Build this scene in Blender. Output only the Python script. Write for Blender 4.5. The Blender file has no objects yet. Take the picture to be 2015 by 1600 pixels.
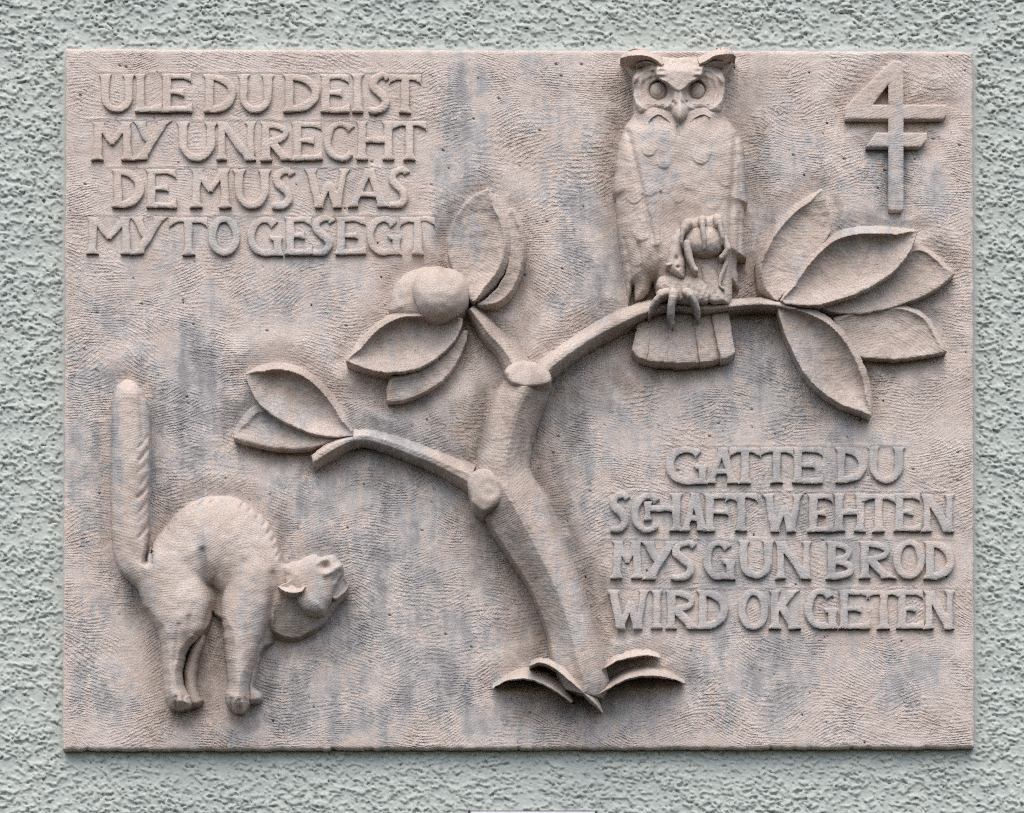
import bpy, math, random
import numpy as np
from mathutils import Vector
from mathutils.geometry import delaunay_2d_cdt

random.seed(7)
R = math.radians
scene = bpy.context.scene
col = scene.collection

# ------------------------------------------------------------------ camera, sky, sun, exposure
S = 0.00075            # metres per photograph pixel on the front plane of the slab
ZP = 3.30              # height of the picture centre above the street
DIST = 5.0             # camera to slab
CZ = 1.70              # eye level: the plaque is seen from below, verticals kept parallel by lens shift
W_PX, H_PX = 2015.0, 1600.0
cam_d = bpy.data.cameras.new('camera')
cam = bpy.data.objects.new('camera', cam_d)
col.objects.link(cam)
cam.location = (0, -DIST, CZ)
cam.rotation_euler = (R(90), 0, 0)
cam_d.sensor_width = 36.0
cam_d.lens = 36.0 * DIST / (W_PX * S)
cam_d.shift_y = (ZP - CZ) / (W_PX * S)
cam_d.clip_start = 0.05
cam_d.clip_end = 200
scene.camera = cam

SUN_EL = 60.0
world = bpy.data.worlds.new('World')
scene.world = world
world.use_nodes = True
nt = world.node_tree
bg = nt.nodes['Background']
sky = nt.nodes.new('ShaderNodeTexSky')
sky.sky_type = 'NISHITA'
sky.sun_disc = False
sky.sun_elevation = R(SUN_EL)
sky.sun_rotation = R(180 + 8)
sky.air_density = 1.0
sky.dust_density = 2.5
sky.ozone_density = 1.0
nt.links.new(sky.outputs[0], bg.inputs[0])
bg.inputs[1].default_value = 0.14
sun_d = bpy.data.lights.new('sun', 'SUN')
sun_d.energy = 1.3
sun_d.angle = R(75)
sun_d.color = (1.0, 0.93, 0.84)
sun = bpy.data.objects.new('sun', sun_d)
col.objects.link(sun)
sun.rotation_euler = (R(90 - SUN_EL), 0, R(-8))
sun.location = (0, -4, 8)
vs = scene.view_settings
vs.view_transform = 'Standard'
vs.look = 'None'
vs.exposure = 0.84
vs.gamma = 1.0
scene.cycles.filter_width = 1.0
scene.cycles.use_denoising = False      # keep the fine grain of the stone
vs.use_curve_mapping = False

# ------------------------------------------------------------------ numeric helpers (all in photograph pixels)
rng = np.random.default_rng(11)
_perm = rng.permutation(256)
_perm = np.concatenate([_perm, _perm, _perm])
_ang = rng.random(256) * 2 * np.pi


def perlin(x, y, seed=0):
    x = np.asarray(x, float) + seed * 17.31
    y = np.asarray(y, float) + seed * 9.77
    xi = np.floor(x).astype(np.int64)
    yi = np.floor(y).astype(np.int64)
    xf, yf = x - xi, y - yi
    u = xf * xf * xf * (xf * (xf * 6 - 15) + 10)
    v = yf * yf * yf * (yf * (yf * 6 - 15) + 10)

    def g(ix, iy, dx, dy):
        a = _ang[_perm[_perm[ix & 255] + (iy & 255)]]
        return np.cos(a) * dx + np.sin(a) * dy
    n00 = g(xi, yi, xf, yf)
    n10 = g(xi + 1, yi, xf - 1, yf)
    n01 = g(xi, yi + 1, xf, yf - 1)
    n11 = g(xi + 1, yi + 1, xf - 1, yf - 1)
    return ((n00 * (1 - u) + n10 * u) * (1 - v) + (n01 * (1 - u) + n11 * u) * v) * 1.5


def fbm(x, y, seed=0, o=3):
    s, a = 0, 1.0
    for i in range(o):
        s = s + a * perlin(x * 2 ** i, y * 2 ** i, seed + i * 3)
        a *= 0.5
    return s


def sstep(a, b, x):
    t = np.clip((x - a) / (b - a), 0, 1)
    return t * t * (3 - 2 * t)


def unproject(u, v, h):
    """photograph pixel + height above the slab front (px) -> world x, y, z"""
    u, v, h = np.broadcast_arrays(np.asarray(u, float), np.asarray(v, float), np.asarray(h, float))
    X0 = (u - W_PX / 2) * S
    Z0 = ZP - (v - H_PX / 2) * S
    k = 1 - h * S / DIST
    return np.stack([X0 * k, -h * S, CZ + (Z0 - CZ) * k], -1)


def resample(pts, step=3.0, closed=False, corners=()):
    """Catmull-Rom through pts; corners stay sharp"""
    P = [np.array(p[:2], float) for p in pts]
    n = len(P)
    out = []
    for i in range(n if closed else n - 1):
        p1, p2 = P[i], P[(i + 1) % n]
        if (i in corners) or (not closed and i == 0):
            p0 = p1 - (p2 - p1)
        else:
            p0 = P[i - 1]
        j = (i + 1) % n
        if (j in corners) or (not closed and j == n - 1):
            p3 = p2 + (p2 - p1)
        else:
            p3 = P[(i + 2) % n]
        m = max(1, int(math.ceil(np.linalg.norm(p2 - p1) / step)))
        for k in range(m):
            t = k / m
            out.append(0.5 * ((2 * p1) + (-p0 + p2) * t + (2 * p0 - 5 * p1 + 4 * p2 - p3) * t * t + (-p0 + 3 * p1 - 3 * p2 + p3) * t ** 3))
    if not closed:
        out.append(P[-1])
    return np.array(out)


def seg_dist(Q, A, B):
    """distance from each Q to the nearest segment A-B, index and position on it"""
    best = np.full(len(Q), 1e18)
    idx = np.zeros(len(Q), int)
    tt = np.zeros(len(Q))
    D = B - A
    L2 = np.maximum((D * D).sum(1), 1e-12)
    for i in range(len(A)):
        w = Q - A[i]
        t = np.clip((w @ D[i]) / L2[i], 0, 1)
        e = w - t[:, None] * D[i]
        d2 = (e * e).sum(1)
        m = d2 < best
        best[m] = d2[m]
        idx[m] = i
        tt[m] = t[m]
    return np.sqrt(best), idx, tt


def line_dist(Q, pl):
    pl = np.asarray(pl, float)
    return seg_dist(Q, pl[:-1, :2], pl[1:, :2])


def pdist(Q, pl):
    return line_dist(Q, pl)[0]


def capsule(Q, path, k=1.0):
    """path of (u, v, radius, height of the axis top): rounded bar, -inf outside"""
    path = np.asarray(path, float)
    d, i, t = line_dist(Q, path)
    r = path[i, 2] * (1 - t) + path[i + 1, 2] * t
    z = path[i, 3] * (1 - t) + path[i + 1, 3] * t
    q = np.clip(1 - (d / r) ** 2, 0, 1)
    h = z - k * r * (1 - np.sqrt(q))
    return np.where(d < r, h, z - k * r - (d - r) * 1.5)


def smax(a, b, k):
    h = np.clip(0.5 + 0.5 * (a - b) / k, 0, 1)
    return b * (1 - h) + a * h + k * h * (1 - h)


def inside(Q, poly):
    poly = np.asarray(poly, float)
    x, y = Q[:, 0], Q[:, 1]
    c = np.zeros(len(Q), bool)
    n = len(poly)
    for i in range(n):
        x1, y1 = poly[i]
        x2, y2 = poly[(i + 1) % n]
        if y1 == y2:
            continue
        c ^= ((y1 > y) != (y2 > y)) & (x < (x2 - x1) * (y - y1) / (y2 - y1) + x1)
    return c


def densify(p, step=3.6):
    out = []
    for i in range(len(p)):
        a, b = p[i], p[(i + 1) % len(p)]
        n = max(1, int(math.ceil(np.linalg.norm(b - a) / step)))
        out += [a + (b - a) * k / n for k in range(n)]
    return np.array(out)


def area(p):
    return .5 * float(np.sum(p[:, 0] * np.roll(p[:, 1], -1) - np.roll(p[:, 0], -1) * p[:, 1]))


# ------------------------------------------------------------------ weathering and tooling fields over the stone
def tool_phase(u, v):
    """three families of fine chisel lines (level, rising, falling) that take over from each other, broken into short runs"""
    w = 34 * perlin(u / 230, v / 190, 3) + 9 * perlin(u / 90, v / 70, 4) + 1.0 * perlin(u / 30, v / 30, 9) + .7 * perlin(u / 15, v / 7, 12)
    pa = (v + w) / 6.1
    pb = (v - .40 * u + .7 * w + 14 * perlin(u / 120, v / 120, 16)) / 6.4
    pc = (v + .38 * u + .7 * w + 14 * perlin(u / 120, v / 120, 17)) / 6.4
    n = 1.1 * perlin(u / 105, v / 150, 18) + .35 * perlin(u / 40, v / 40, 19)
    wb = sstep(.14, .30, n)
    wc = sstep(-.16, -.32, n)
    run = .5 + .9 * perlin(u / 17, v / 7, 14) + .5 * perlin(u / 60, v / 60, 15)
    return dict(phase=pa, phase_b=pb, phase_c=pc, weight_b=wb, weight_c=wc), np.clip(.60 + .80 * run, .08, 1.4)


# where old grey weathering sits: u, v, half width, half height, amount
STAINS = [
    (165, 900, 55, 170, .75), (360, 850, 75, 130, .95), (400, 730, 90, 60, .6), (470, 800, 60, 60, .4), (300, 980, 40, 60, .5),
    (590, 990, 60, 80, .6), (760, 1010, 100, 190, .6), (690, 1180, 70, 120, .45), (880, 1180, 90, 160, .35), (820, 820, 60, 70, .45),
    (910, 240, 45, 170, .7), (880, 400, 40, 100, .55), (1090, 300, 55, 200, .3), (1150, 440, 50, 170, .55), (1175, 560, 60, 70, .6),
    (1080, 560, 40, 80, .4), (1540, 320, 80, 130, .45), (1500, 430, 40, 80, .7), (1740, 370, 90, 110, .6), (1690, 480, 60, 60, .4),
    (1850, 420, 30, 90, .35), (1530, 720, 110, 90, .75), (1150, 850, 60, 120, .8), (1250, 790, 60, 80, .35), (1420, 830, 120, 50, .4),
    (1640, 880, 120, 60, .4), (1500, 1050, 330, 180, .42), (1110, 1110, 50, 200, .45), (1500, 1330, 140, 90, .5), (1790, 1340, 90, 70, .4),
    (880, 1330, 110, 80, .6), (700, 1400, 160, 55, .6), (500, 1430, 90, 40, .4), (230, 1380, 70, 70, .45), (170, 1220, 50, 150, .4),
    (1200, 1400, 80, 60, .45), (1000, 1420, 110, 50, .4), (540, 1330, 70, 60, .35), (740, 860, 60, 40, .4), (620, 560, 120, 100, .25),
    (200, 650, 90, 120, .3), (350, 640, 100, 80, .2), (480, 460, 320, 60, .3), (330, 300, 170, 60, .15), (640, 350, 120, 50, .25),
    (1030, 170, 90, 50, .25), (1300, 330, 35, 110, .55), (1395, 360, 30, 100, .3), (1290, 230, 30, 40, .35), (280, 1150, 30, 60, .6),
    (232, 900, 14, 160, .75), (490, 1190, 30, 60, .55), (590, 1200, 40, 50, .5), (400, 1090, 16, 60, .5), (545, 800, 60, 40, .45),
    (560, 850, 60, 30, .4), (800, 670, 80, 40, .55), (930, 470, 22, 80, .5), (1570, 520, 18, 70, .6), (1760, 290, 24, 110, .6),
    (790, 590, 14, 30, .6), (1770, 650, 90, 50, .35), (960, 820, 22, 90, .35), (1010, 1080, 40, 120, .25), (830, 890, 110, 24, .45),
    (850, 1180, 700, 330, .16), (1500, 1300, 420, 200, .12), (400, 620, 280, 120, .14), (1320, 610, 40, 26, .6), (1300, 670, 60, 40, .4), (700, 1290, 130, 60, .3), (1450, 640, 30, 40, .3), (1340, 720, 80, 20, .3),
]


def stain(u, v):
    uu = u + 16 * perlin(u / 40, v / 130, 21) + 5 * perlin(u / 12, v / 30, 22)
    vv = v + 40 * perlin(u / 50, v / 110, 23)
    s = np.zeros(u.shape)
    for (a, b, ru, rv, w) in STAINS:
        m = np.exp(-(((uu - a) / ru) ** 2 + ((vv - b) / rv) ** 2) ** 1.3)
        s = s + w * m * (1 - 0.45 * s)
    streak = fbm(u / 20, v / 240, 31, 3)
    patch = fbm(u / 60, v / 70, 35, 4)
    spot = fbm(u / 15, v / 22, 39, 2)
    s = s * (0.70 + 0.18 * streak + 0.30 * patch + .16 * spot) + 0.08 + 0.22 * sstep(-.3, .8, .6 * streak + .8 * patch + .25 * spot)
    return np.clip(s, 0, 1)


# sooty dirt and shade painted as brown patches (along the trunk, under the leaves, round the figures): u, v, half width, half height, amount
SOOT_SHADE = [(1495, 330, 30, 170, .58), (1192, 330, 28, 150, .5), (1205, 200, 40, 60, .45), (1470, 180, 40, 60, .4), (1480, 540, 30, 50, .8), (1180, 620, 60, 40, .5), (1160, 770, 90, 50, .6), (1300, 740, 120, 30, .7),
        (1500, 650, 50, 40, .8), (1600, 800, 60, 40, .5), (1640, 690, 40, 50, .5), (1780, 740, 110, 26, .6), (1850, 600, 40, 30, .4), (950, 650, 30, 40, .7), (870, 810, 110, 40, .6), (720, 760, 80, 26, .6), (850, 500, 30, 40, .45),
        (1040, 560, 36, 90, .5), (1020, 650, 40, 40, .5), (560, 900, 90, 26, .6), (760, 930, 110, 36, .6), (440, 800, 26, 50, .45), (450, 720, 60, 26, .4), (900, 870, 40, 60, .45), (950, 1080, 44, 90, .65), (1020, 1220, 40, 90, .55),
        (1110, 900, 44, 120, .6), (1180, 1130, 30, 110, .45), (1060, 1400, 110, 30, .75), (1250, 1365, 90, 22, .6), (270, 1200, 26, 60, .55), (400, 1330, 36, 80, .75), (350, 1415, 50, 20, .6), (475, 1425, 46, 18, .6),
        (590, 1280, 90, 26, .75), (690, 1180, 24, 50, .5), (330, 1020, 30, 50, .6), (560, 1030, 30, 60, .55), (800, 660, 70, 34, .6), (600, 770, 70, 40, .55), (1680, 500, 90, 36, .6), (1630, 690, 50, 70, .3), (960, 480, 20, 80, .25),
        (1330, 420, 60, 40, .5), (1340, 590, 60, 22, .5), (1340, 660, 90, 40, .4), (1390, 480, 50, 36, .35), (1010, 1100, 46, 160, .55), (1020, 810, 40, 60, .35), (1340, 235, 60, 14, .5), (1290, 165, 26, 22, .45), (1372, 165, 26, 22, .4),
        (600, 1240, 50, 26, .55), (470, 1250, 30, 60, .3), (350, 1300, 24, 80, .3), (1120, 1380, 40, 26, .6), (1066, 905, 20, 60, .8), (1098, 985, 22, 50, .8), (1128, 1060, 20, 55, .8), (1156, 1140, 20, 55, .8), (1182, 1220, 18, 50, .8), (945, 1040, 20, 40, .8), (985, 1105, 22, 45, .8), (1025, 1175, 22, 45, .8), (1055, 1250, 20, 45, .8), (945, 830, 16, 60, .5), (1648, 415, 12, 40, .6), (868, 470, 12, 60, .9), (892, 415, 12, 30, .7), (945, 810, 14, 60, .7), (928, 890, 12, 40, .7), (930, 375, 50, 12, .4), (1540, 400, 40, 30, .4), (1052, 800, 18, 60, .75), (1030, 870, 16, 50, .6), (985, 1060, 26, 40, .5), (1030, 1130, 30, 60, .5), (1075, 1220, 30, 60, .5), (1230, 1330, 90, 26, .5)]  # trunk edges and turned-away facets, leaf rims: shade painted into the colour


def soot_shade(u, v):
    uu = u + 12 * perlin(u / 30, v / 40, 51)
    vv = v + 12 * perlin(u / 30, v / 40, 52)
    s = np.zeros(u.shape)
    for (a, b, ru, rv, w) in SOOT_SHADE:
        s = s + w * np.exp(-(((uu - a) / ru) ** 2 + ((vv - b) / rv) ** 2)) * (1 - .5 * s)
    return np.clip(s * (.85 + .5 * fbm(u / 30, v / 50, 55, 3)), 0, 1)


# ------------------------------------------------------------------ materials
def nodes_of(name):
    m = bpy.data.materials.new(name)
    m.use_nodes = True
    t = m.node_tree
    b = t.nodes['Principled BSDF']
    return m, t, b


def nd(t, kind, **kw):
    n = t.nodes.new(kind)
    for k, v in kw.items():
        setattr(n, k, v)
    return n


def mth(t, op, a, b=None, c=None, clamp=False):
    n = t.nodes.new('ShaderNodeMath')
    n.operation = op
    n.use_clamp = clamp
    for i, x in enumerate((a, b, c)):
        if x is None:
            continue
        if isinstance(x, (int, float)):
            n.inputs[i].default_value = x
        else:
            t.links.new(x, n.inputs[i])
    return n.outputs[0]


def mixc(t, f, a, b, blend='MIX'):
    n = t.nodes.new('ShaderNodeMix')
    n.data_type = 'RGBA'
    n.blend_type = blend
    for s, x in ((n.inputs[0], f), (n.inputs[6], a), (n.inputs[7], b)):
        if isinstance(x, (int, float)):
            s.default_value = x
        elif isinstance(x, tuple):
            s.default_value = x + (1,)
        else:
            t.links.new(x, s)
    return n.outputs[2]


def noise(t, vec, scale, detail=3, rough=0.55):
    n = t.nodes.new('ShaderNodeTexNoise')
    n.inputs['Scale'].default_value = scale
    n.inputs['Detail'].default_value = detail
    n.inputs['Roughness'].default_value = rough
    t.links.new(vec, n.inputs['Vector'])
    return n


def ramp(t, fac, stops):
    n = t.nodes.new('ShaderNodeValToRGB')
    el = n.color_ramp.elements
    while len(el) < len(stops):
        el.new(0.5)
    for e, (p, c) in zip(el, stops):
        e.position = p
        e.color = c if len(c) == 4 else c + (1,)
    t.links.new(fac, n.inputs[0])
    return n.outputs[0]


CLEAN = (0.580, 0.482, 0.418)
PALE = (0.642, 0.557, 0.498)
GREY = (0.430, 0.430, 0.424)
DARK = (0.215, 0.212, 0.220)
SOOT_SHADE_TONE = (0.245, 0.195, 0.160)  # brown for sooty dirt and for the painted shade


def stone_material(name, depth, clean=CLEAN, pale=PALE):
    m, t, b = nodes_of(name)
    pos = nd(t, 'ShaderNodeNewGeometry').outputs['Position']
    ph, pb, pc, wb, wc = [nd(t, 'ShaderNodeAttribute', attribute_name=k).outputs['Fac'] for k in ('phase', 'phase_b', 'phase_c', 'weight_b', 'weight_c')]
    am = nd(t, 'ShaderNodeAttribute', attribute_name='tool').outputs['Fac']
    st = nd(t, 'ShaderNodeAttribute', attribute_name='stain').outputs['Fac']
    so = nd(t, 'ShaderNodeAttribute', attribute_name='soot_shade').outputs['Fac']
    mp = nd(t, 'ShaderNodeMapping')
    mp.inputs['Scale'].default_value = (1.0, 1.0, .62)
    t.links.new(pos, mp.inputs['Vector'])
    n1 = noise(t, mp.outputs[0], 95, 7, .74)
    n2 = noise(t, pos, 420, 3)
    n3 = noise(t, pos, 14, 4)
    n4 = noise(t, mp.outputs[0], 60, 7, .74)
    c = mixc(t, ramp(t, n3.outputs[0], [(.36, (0, 0, 0)), (.64, (1, 1, 1))]), clean, pale)
    fac = mth(t, 'ADD', mth(t, 'MULTIPLY', st, .78), mth(t, 'MULTIPLY', mth(t, 'SUBTRACT', n1.outputs[0], .5), 1.15))
    fac = mth(t, 'ADD', fac, mth(t, 'MULTIPLY', mth(t, 'SUBTRACT', n2.outputs[0], .5), 0.35))
    g1 = ramp(t, fac, [(.24, (0, 0, 0)), (.40, (1, 1, 1))])
    c = mixc(t, mth(t, 'MULTIPLY', g1, .66), c, GREY)
    f2 = mth(t, 'ADD', st, mth(t, 'MULTIPLY', mth(t, 'SUBTRACT', n4.outputs[0], .5), .9))
    g2 = ramp(t, f2, [(.50, (0, 0, 0)), (1.0, (1, 1, 1))])
    c = mixc(t, mth(t, 'MULTIPLY', g2, .60), c, DARK)
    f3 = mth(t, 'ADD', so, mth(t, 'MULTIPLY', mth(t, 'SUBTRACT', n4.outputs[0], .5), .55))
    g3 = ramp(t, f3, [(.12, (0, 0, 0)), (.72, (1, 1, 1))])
    c = mixc(t, mth(t, 'MULTIPLY', g3, .58), c, SOOT_SHADE_TONE)  # sooty dirt and painted shade go into the base colour together
    gr = ramp(t, n2.outputs[0], [(.3, (.82, .82, .82)), (.7, (1.12, 1.11, 1.10))])
    c = mixc(t, 1.0, c, gr, 'MULTIPLY')
    t.links.new(c, b.inputs['Base Color'])
    b.inputs['Roughness'].default_value = 0.92
    b.inputs['Specular IOR Level'].default_value = 0.08
    # chisel lines: rounded ridges, narrow grooves, broken up by noise
    nb = noise(t, pos, 150, 2)
    jit = mth(t, 'MULTIPLY', mth(t, 'SUBTRACT', nb.outputs[0], .5), .5)
    jit = mth(t, 'ADD', jit, mth(t, 'MULTIPLY', mth(t, 'SUBTRACT', noise(t, pos, 380, 2, .7).outputs[0], .5), 1.0))

    def lines(p):
        return mth(t, 'POWER', mth(t, 'ABSOLUTE', mth(t, 'SINE', mth(t, 'MULTIPLY', mth(t, 'ADD', p, jit), math.pi))), .7)
    wa = mth(t, 'SUBTRACT', mth(t, 'SUBTRACT', 1.0, wb), wc)
    s = mth(t, 'MULTIPLY', lines(ph), wa)
    s = mth(t, 'MULTIPLY_ADD', lines(pb), wb, s)
    s = mth(t, 'MULTIPLY_ADD', lines(pc), wc, s)
    brk = ramp(t, noise(t, pos, 150, 3, .6).outputs[0], [(.34, (.10, .10, .10)), (.58, (1, 1, 1))])
    hgt = mth(t, 'MULTIPLY', mth(t, 'MULTIPLY', s, am), brk)
    hgt = mth(t, 'ADD', hgt, mth(t, 'MULTIPLY', noise(t, pos, 520, 3, .7).outputs[0], .85))
    # pores
    vo = nd(t, 'ShaderNodeTexVoronoi')
    vo.inputs['Scale'].default_value = 75
    t.links.new(pos, vo.inputs['Vector'])
    sel = mth(t, 'GREATER_THAN', nd_sep(t, vo.outputs['Color']), .72)
    pit = mth(t, 'MULTIPLY', mth(t, 'LESS_THAN', vo.outputs['Distance'], .10), sel)
    hgt = mth(t, 'SUBTRACT', hgt, mth(t, 'MULTIPLY', pit, 1.3))
    bp = nd(t, 'ShaderNodeBump')
    bp.inputs['Strength'].default_value = 1.0
    bp.inputs['Distance'].default_value = depth
    t.links.new(hgt, bp.inputs['Height'])
    t.links.new(bp.outputs[0], b.inputs['Normal'])
    return m


def nd_sep(t, colr):
    n = t.nodes.new('ShaderNodeSeparateColor')
    t.links.new(colr, n.inputs[0])
    return n.outputs[0]


M_STONE = stone_material('tooled_sandstone', 0.0015)
M_FIG = stone_material('carved_sandstone', 0.0011, (0.525, 0.432, 0.366), (0.600, 0.512, 0.448))


def stucco_material():
    m, t, b = nodes_of('grey_green_roughcast')
    pos = nd(t, 'ShaderNodeNewGeometry').outputs['Position']
    n1 = noise(t, pos, 7, 4)
    n2 = noise(t, pos, 120, 3)
    c = mixc(t, ramp(t, n1.outputs[0], [(.3, (0, 0, 0)), (.7, (1, 1, 1))]), (0.450, 0.490, 0.444), (0.486, 0.517, 0.468))
    c = mixc(t, ramp(t, n2.outputs[0], [(.35, (0, 0, 0)), (.75, (.35, .35, .35))]), c, (0.52, 0.51, 0.475))
    t.links.new(c, b.inputs['Base Color'])
    b.inputs['Roughness'].default_value = 0.9
    b.inputs['Specular IOR Level'].default_value = 0.05
    bp = nd(t, 'ShaderNodeBump')
    bp.inputs['Distance'].default_value = 0.0009
    t.links.new(noise(t, pos, 260, 4, .6).outputs[0], bp.inputs['Height'])
    t.links.new(bp.outputs[0], b.inputs['Normal'])
    return m


M_WALL = stucco_material()


# ------------------------------------------------------------------ mesh helpers
def make_mesh(name, V, F, mat, attrs=None, smooth=None):
    """V (n,3); F list of arrays (m,3) or (m,4); smooth: bool array per face or bool"""
    me = bpy.data.meshes.new(name)
    V = np.ascontiguousarray(V, dtype=np.float32)
    F = [f for f in F if len(f)]
    me.vertices.add(len(V))
    me.vertices.foreach_set('co', V.ravel())
    li = np.concatenate([np.asarray(f, np.int32).ravel() for f in F])
    cnt = np.concatenate([np.full(len(f), np.asarray(f).shape[1], np.int32) for f in F])
    st = np.concatenate([[0], np.cumsum(cnt)[:-1]]).astype(np.int32)
    me.loops.add(len(li))
    me.loops.foreach_set('vertex_index', li.astype(np.int32))
    me.polygons.add(len(cnt))
    me.polygons.foreach_set('loop_start', st)
    me.polygons.foreach_set('loop_total', cnt)
    sm = np.ones(len(cnt), bool) if smooth is None else np.broadcast_to(smooth, (len(cnt),))
    me.polygons.foreach_set('use_smooth', np.ascontiguousarray(sm))
    for k, a in (attrs or {}).items():
        at = me.attributes.new(k, 'FLOAT', 'POINT')
        at.data.foreach_set('value', np.ascontiguousarray(a, dtype=np.float32))
    me.materials.append(mat)
    me.update(calc_edges=True)
    me.validate()
    return me


def link(name, me, parent=None, label=None):
    o = bpy.data.objects.new(name, me)
    col.objects.link(o)
    if parent is not None:
        o.parent = parent
    if label:
        o['label'] = label
    return o


FOOTPRINTS = []      # outlines of everything carved proud of the slab (for the hollow chased round it)


def carve(name, polys, hfun, parent, back=-14.0, step=2.4, tool=0.45, flare=0.0, mat=None, foot=True, soft=1.0, label=None, extra=None, grey=0.0, hs=1.22, dirt=.06, shear=0.0):
    """A carved piece: front surface h = hfun(points, distance to outline) over the union of polys, walls down to the ground."""
    polys = [np.asarray(p, float) for p in polys]
    polys = [p if area(p) > 0 else p[::-1] for p in polys]
    if hs != 1.0:            # hand-cut edges are never quite true
        polys = [p + np.stack([perlin(p[:, 0] / 15, p[:, 1] / 15, 44), perlin(p[:, 0] / 15, p[:, 1] / 15, 47)], 1) * 1.3 + np.stack([perlin(p[:, 0] / 5, p[:, 1] / 5, 41), perlin(p[:, 0] / 5, p[:, 1] / 5, 42)], 1) * .5 for p in polys]
    if foot:
        FOOTPRINTS.extend(polys)
    allp = np.concatenate(polys)
    lo, hi = allp.min(0) - step, allp.max(0) + step
    gx = np.arange(lo[0], hi[0], step)
    gy = np.arange(lo[1], hi[1], step * 0.87)
    G = np.stack(np.meshgrid(gx, gy), -1)
    G[1::2, :, 0] += step / 2
    G = G.reshape(-1, 2)
    G = G + rng.uniform(-.12, .12, G.shape) * step
    keep = np.zeros(len(G), bool)
    for p in polys:
        q = (G[:, 0] > p[:, 0].min()) & (G[:, 0] < p[:, 0].max()) & (G[:, 1] > p[:, 1].min()) & (G[:, 1] < p[:, 1].max())
        if q.any():
            keep[np.where(q)[0][inside(G[q], p)]] = True
    G = G[keep]
    if len(polys) == 1:
        pc = np.vstack([polys[0], polys[0][:1]])
        d = pdist(G, pc)
        G = G[d > step * 0.55]
    if extra is not None:
        G = np.vstack([G, extra])
    verts, faces, off = [], [], 0
    for p in polys:
        verts.extend(p.tolist())
        faces.append(list(range(off, off + len(p))))
        off += len(p)
    verts.extend(G.tolist())
    r = delaunay_2d_cdt([Vector(v) for v in verts], [], faces, 0, 1e-4)
    P = np.array([tuple(v) for v in r[0]])
    T = np.array([f for f in r[2] if len(f) == 3], int)
    cen = P[T].mean(1)
    ok = np.zeros(len(T), bool)
    for p in polys:
        q = (cen[:, 0] > p[:, 0].min()) & (cen[:, 0] < p[:, 0].max()) & (cen[:, 1] > p[:, 1].min()) & (cen[:, 1] < p[:, 1].max()) & ~ok
        if q.any():
            ok[np.where(q)[0][inside(cen[q], p)]] = True
    if len(polys) > 1:       # slivers where strokes run into each other belong to the letter
        pt_ = P[T]
        ar = .5 * np.abs((pt_[:, 1, 0] - pt_[:, 0, 0]) * (pt_[:, 2, 1] - pt_[:, 0, 1]) - (pt_[:, 1, 1] - pt_[:, 0, 1]) * (pt_[:, 2, 0] - pt_[:, 0, 0]))
        sm_ = np.where(~ok & (ar < 1.5))[0]
        if len(sm_):
            hit = {}
            for nm_, of_ in (('r', (.6, 0)), ('l', (-.6, 0)), ('d', (0, .6)), ('u', (0, -.6))):
                q_ = np.zeros(len(sm_), bool)
                for p in polys:
                    q_ |= inside(cen[sm_] + np.array(of_), p)
                hit[nm_] = q_
            ok[sm_[(hit['r'] & hit['l']) | (hit['u'] & hit['d'])]] = True
    T = T[ok]
    # orient: the front faces -Y, pixel v runs down
    a, b, c = P[T[:, 0]], P[T[:, 1]], P[T[:, 2]]
    cr = (b[:, 0] - a[:, 0]) * (c[:, 1] - a[:, 1]) - (b[:, 1] - a[:, 1]) * (c[:, 0] - a[:, 0])
    T[cr > 0] = T[cr > 0][:, ::-1]
    used = np.unique(T)
    mp = -np.ones(len(P), int)
    mp[used] = np.arange(len(used))
    P, T = P[used], mp[T]
    E = np.concatenate([T[:, [0, 1]], T[:, [1, 2]], T[:, [2, 0]]])
    key = np.sort(E, 1)
    k1 = key[:, 0].astype(np.int64) * len(P) + key[:, 1]
    uq, inv, cn = np.unique(k1, return_inverse=True, return_counts=True)
    Bd = E[cn[inv] == 1]
    if len(polys) > 1:       # drop seams between overlapping strokes
        mid = (P[Bd[:, 0]] + P[Bd[:, 1]]) / 2
        e_ = P[Bd[:, 1]] - P[Bd[:, 0]]
        n_ = np.stack([-e_[:, 1], e_[:, 0]], 1)
        n_ /= np.maximum(np.linalg.norm(n_, axis=1, keepdims=True), 1e-9)
        both = np.ones(len(Bd), bool)
        for sg in (.7, -.7):
            q_ = np.zeros(len(Bd), bool)
            for p in polys:
                q_ |= inside(mid + sg * n_, p)
            both &= q_
        Bd = Bd[~both]
    a, b, c = P[T[:, 0]], P[T[:, 1]], P[T[:, 2]]
    T = T[np.abs((b[:, 0] - a[:, 0]) * (c[:, 1] - a[:, 1]) - (b[:, 1] - a[:, 1]) * (c[:, 0] - a[:, 0])) > .16]
    d = seg_dist(P, P[Bd[:, 0]], P[Bd[:, 1]])[0]
    onb = np.zeros(len(P), bool)
    onb[Bd.ravel()] = True
    d[onb] = 0
    h = hfun(P, d) * hs - soft * np.exp(-d / 1.3)
    V = unproject(P[:, 0], P[:, 1], h)
    # walls
    nrm = np.zeros((len(P), 2))
    ed = P[Bd[:, 1]] - P[Bd[:, 0]]
    en = np.stack([-ed[:, 1], ed[:, 0]], 1)
    en /= np.maximum(np.linalg.norm(en, axis=1, keepdims=True), 1e-9)
    np.add.at(nrm, Bd[:, 0], en)
    np.add.at(nrm, Bd[:, 1], en)
    bv = np.unique(Bd)
    nb = nrm[bv]
    nb /= np.maximum(np.linalg.norm(nb, axis=1, keepdims=True), 1e-9)
    # make sure the normals point outwards (away from the face)
    m2 = {int(x): i for i, x in enumerate(bv)}
    n0 = len(V)
    top = V[bv].copy()
    bot = top.copy()
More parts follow.
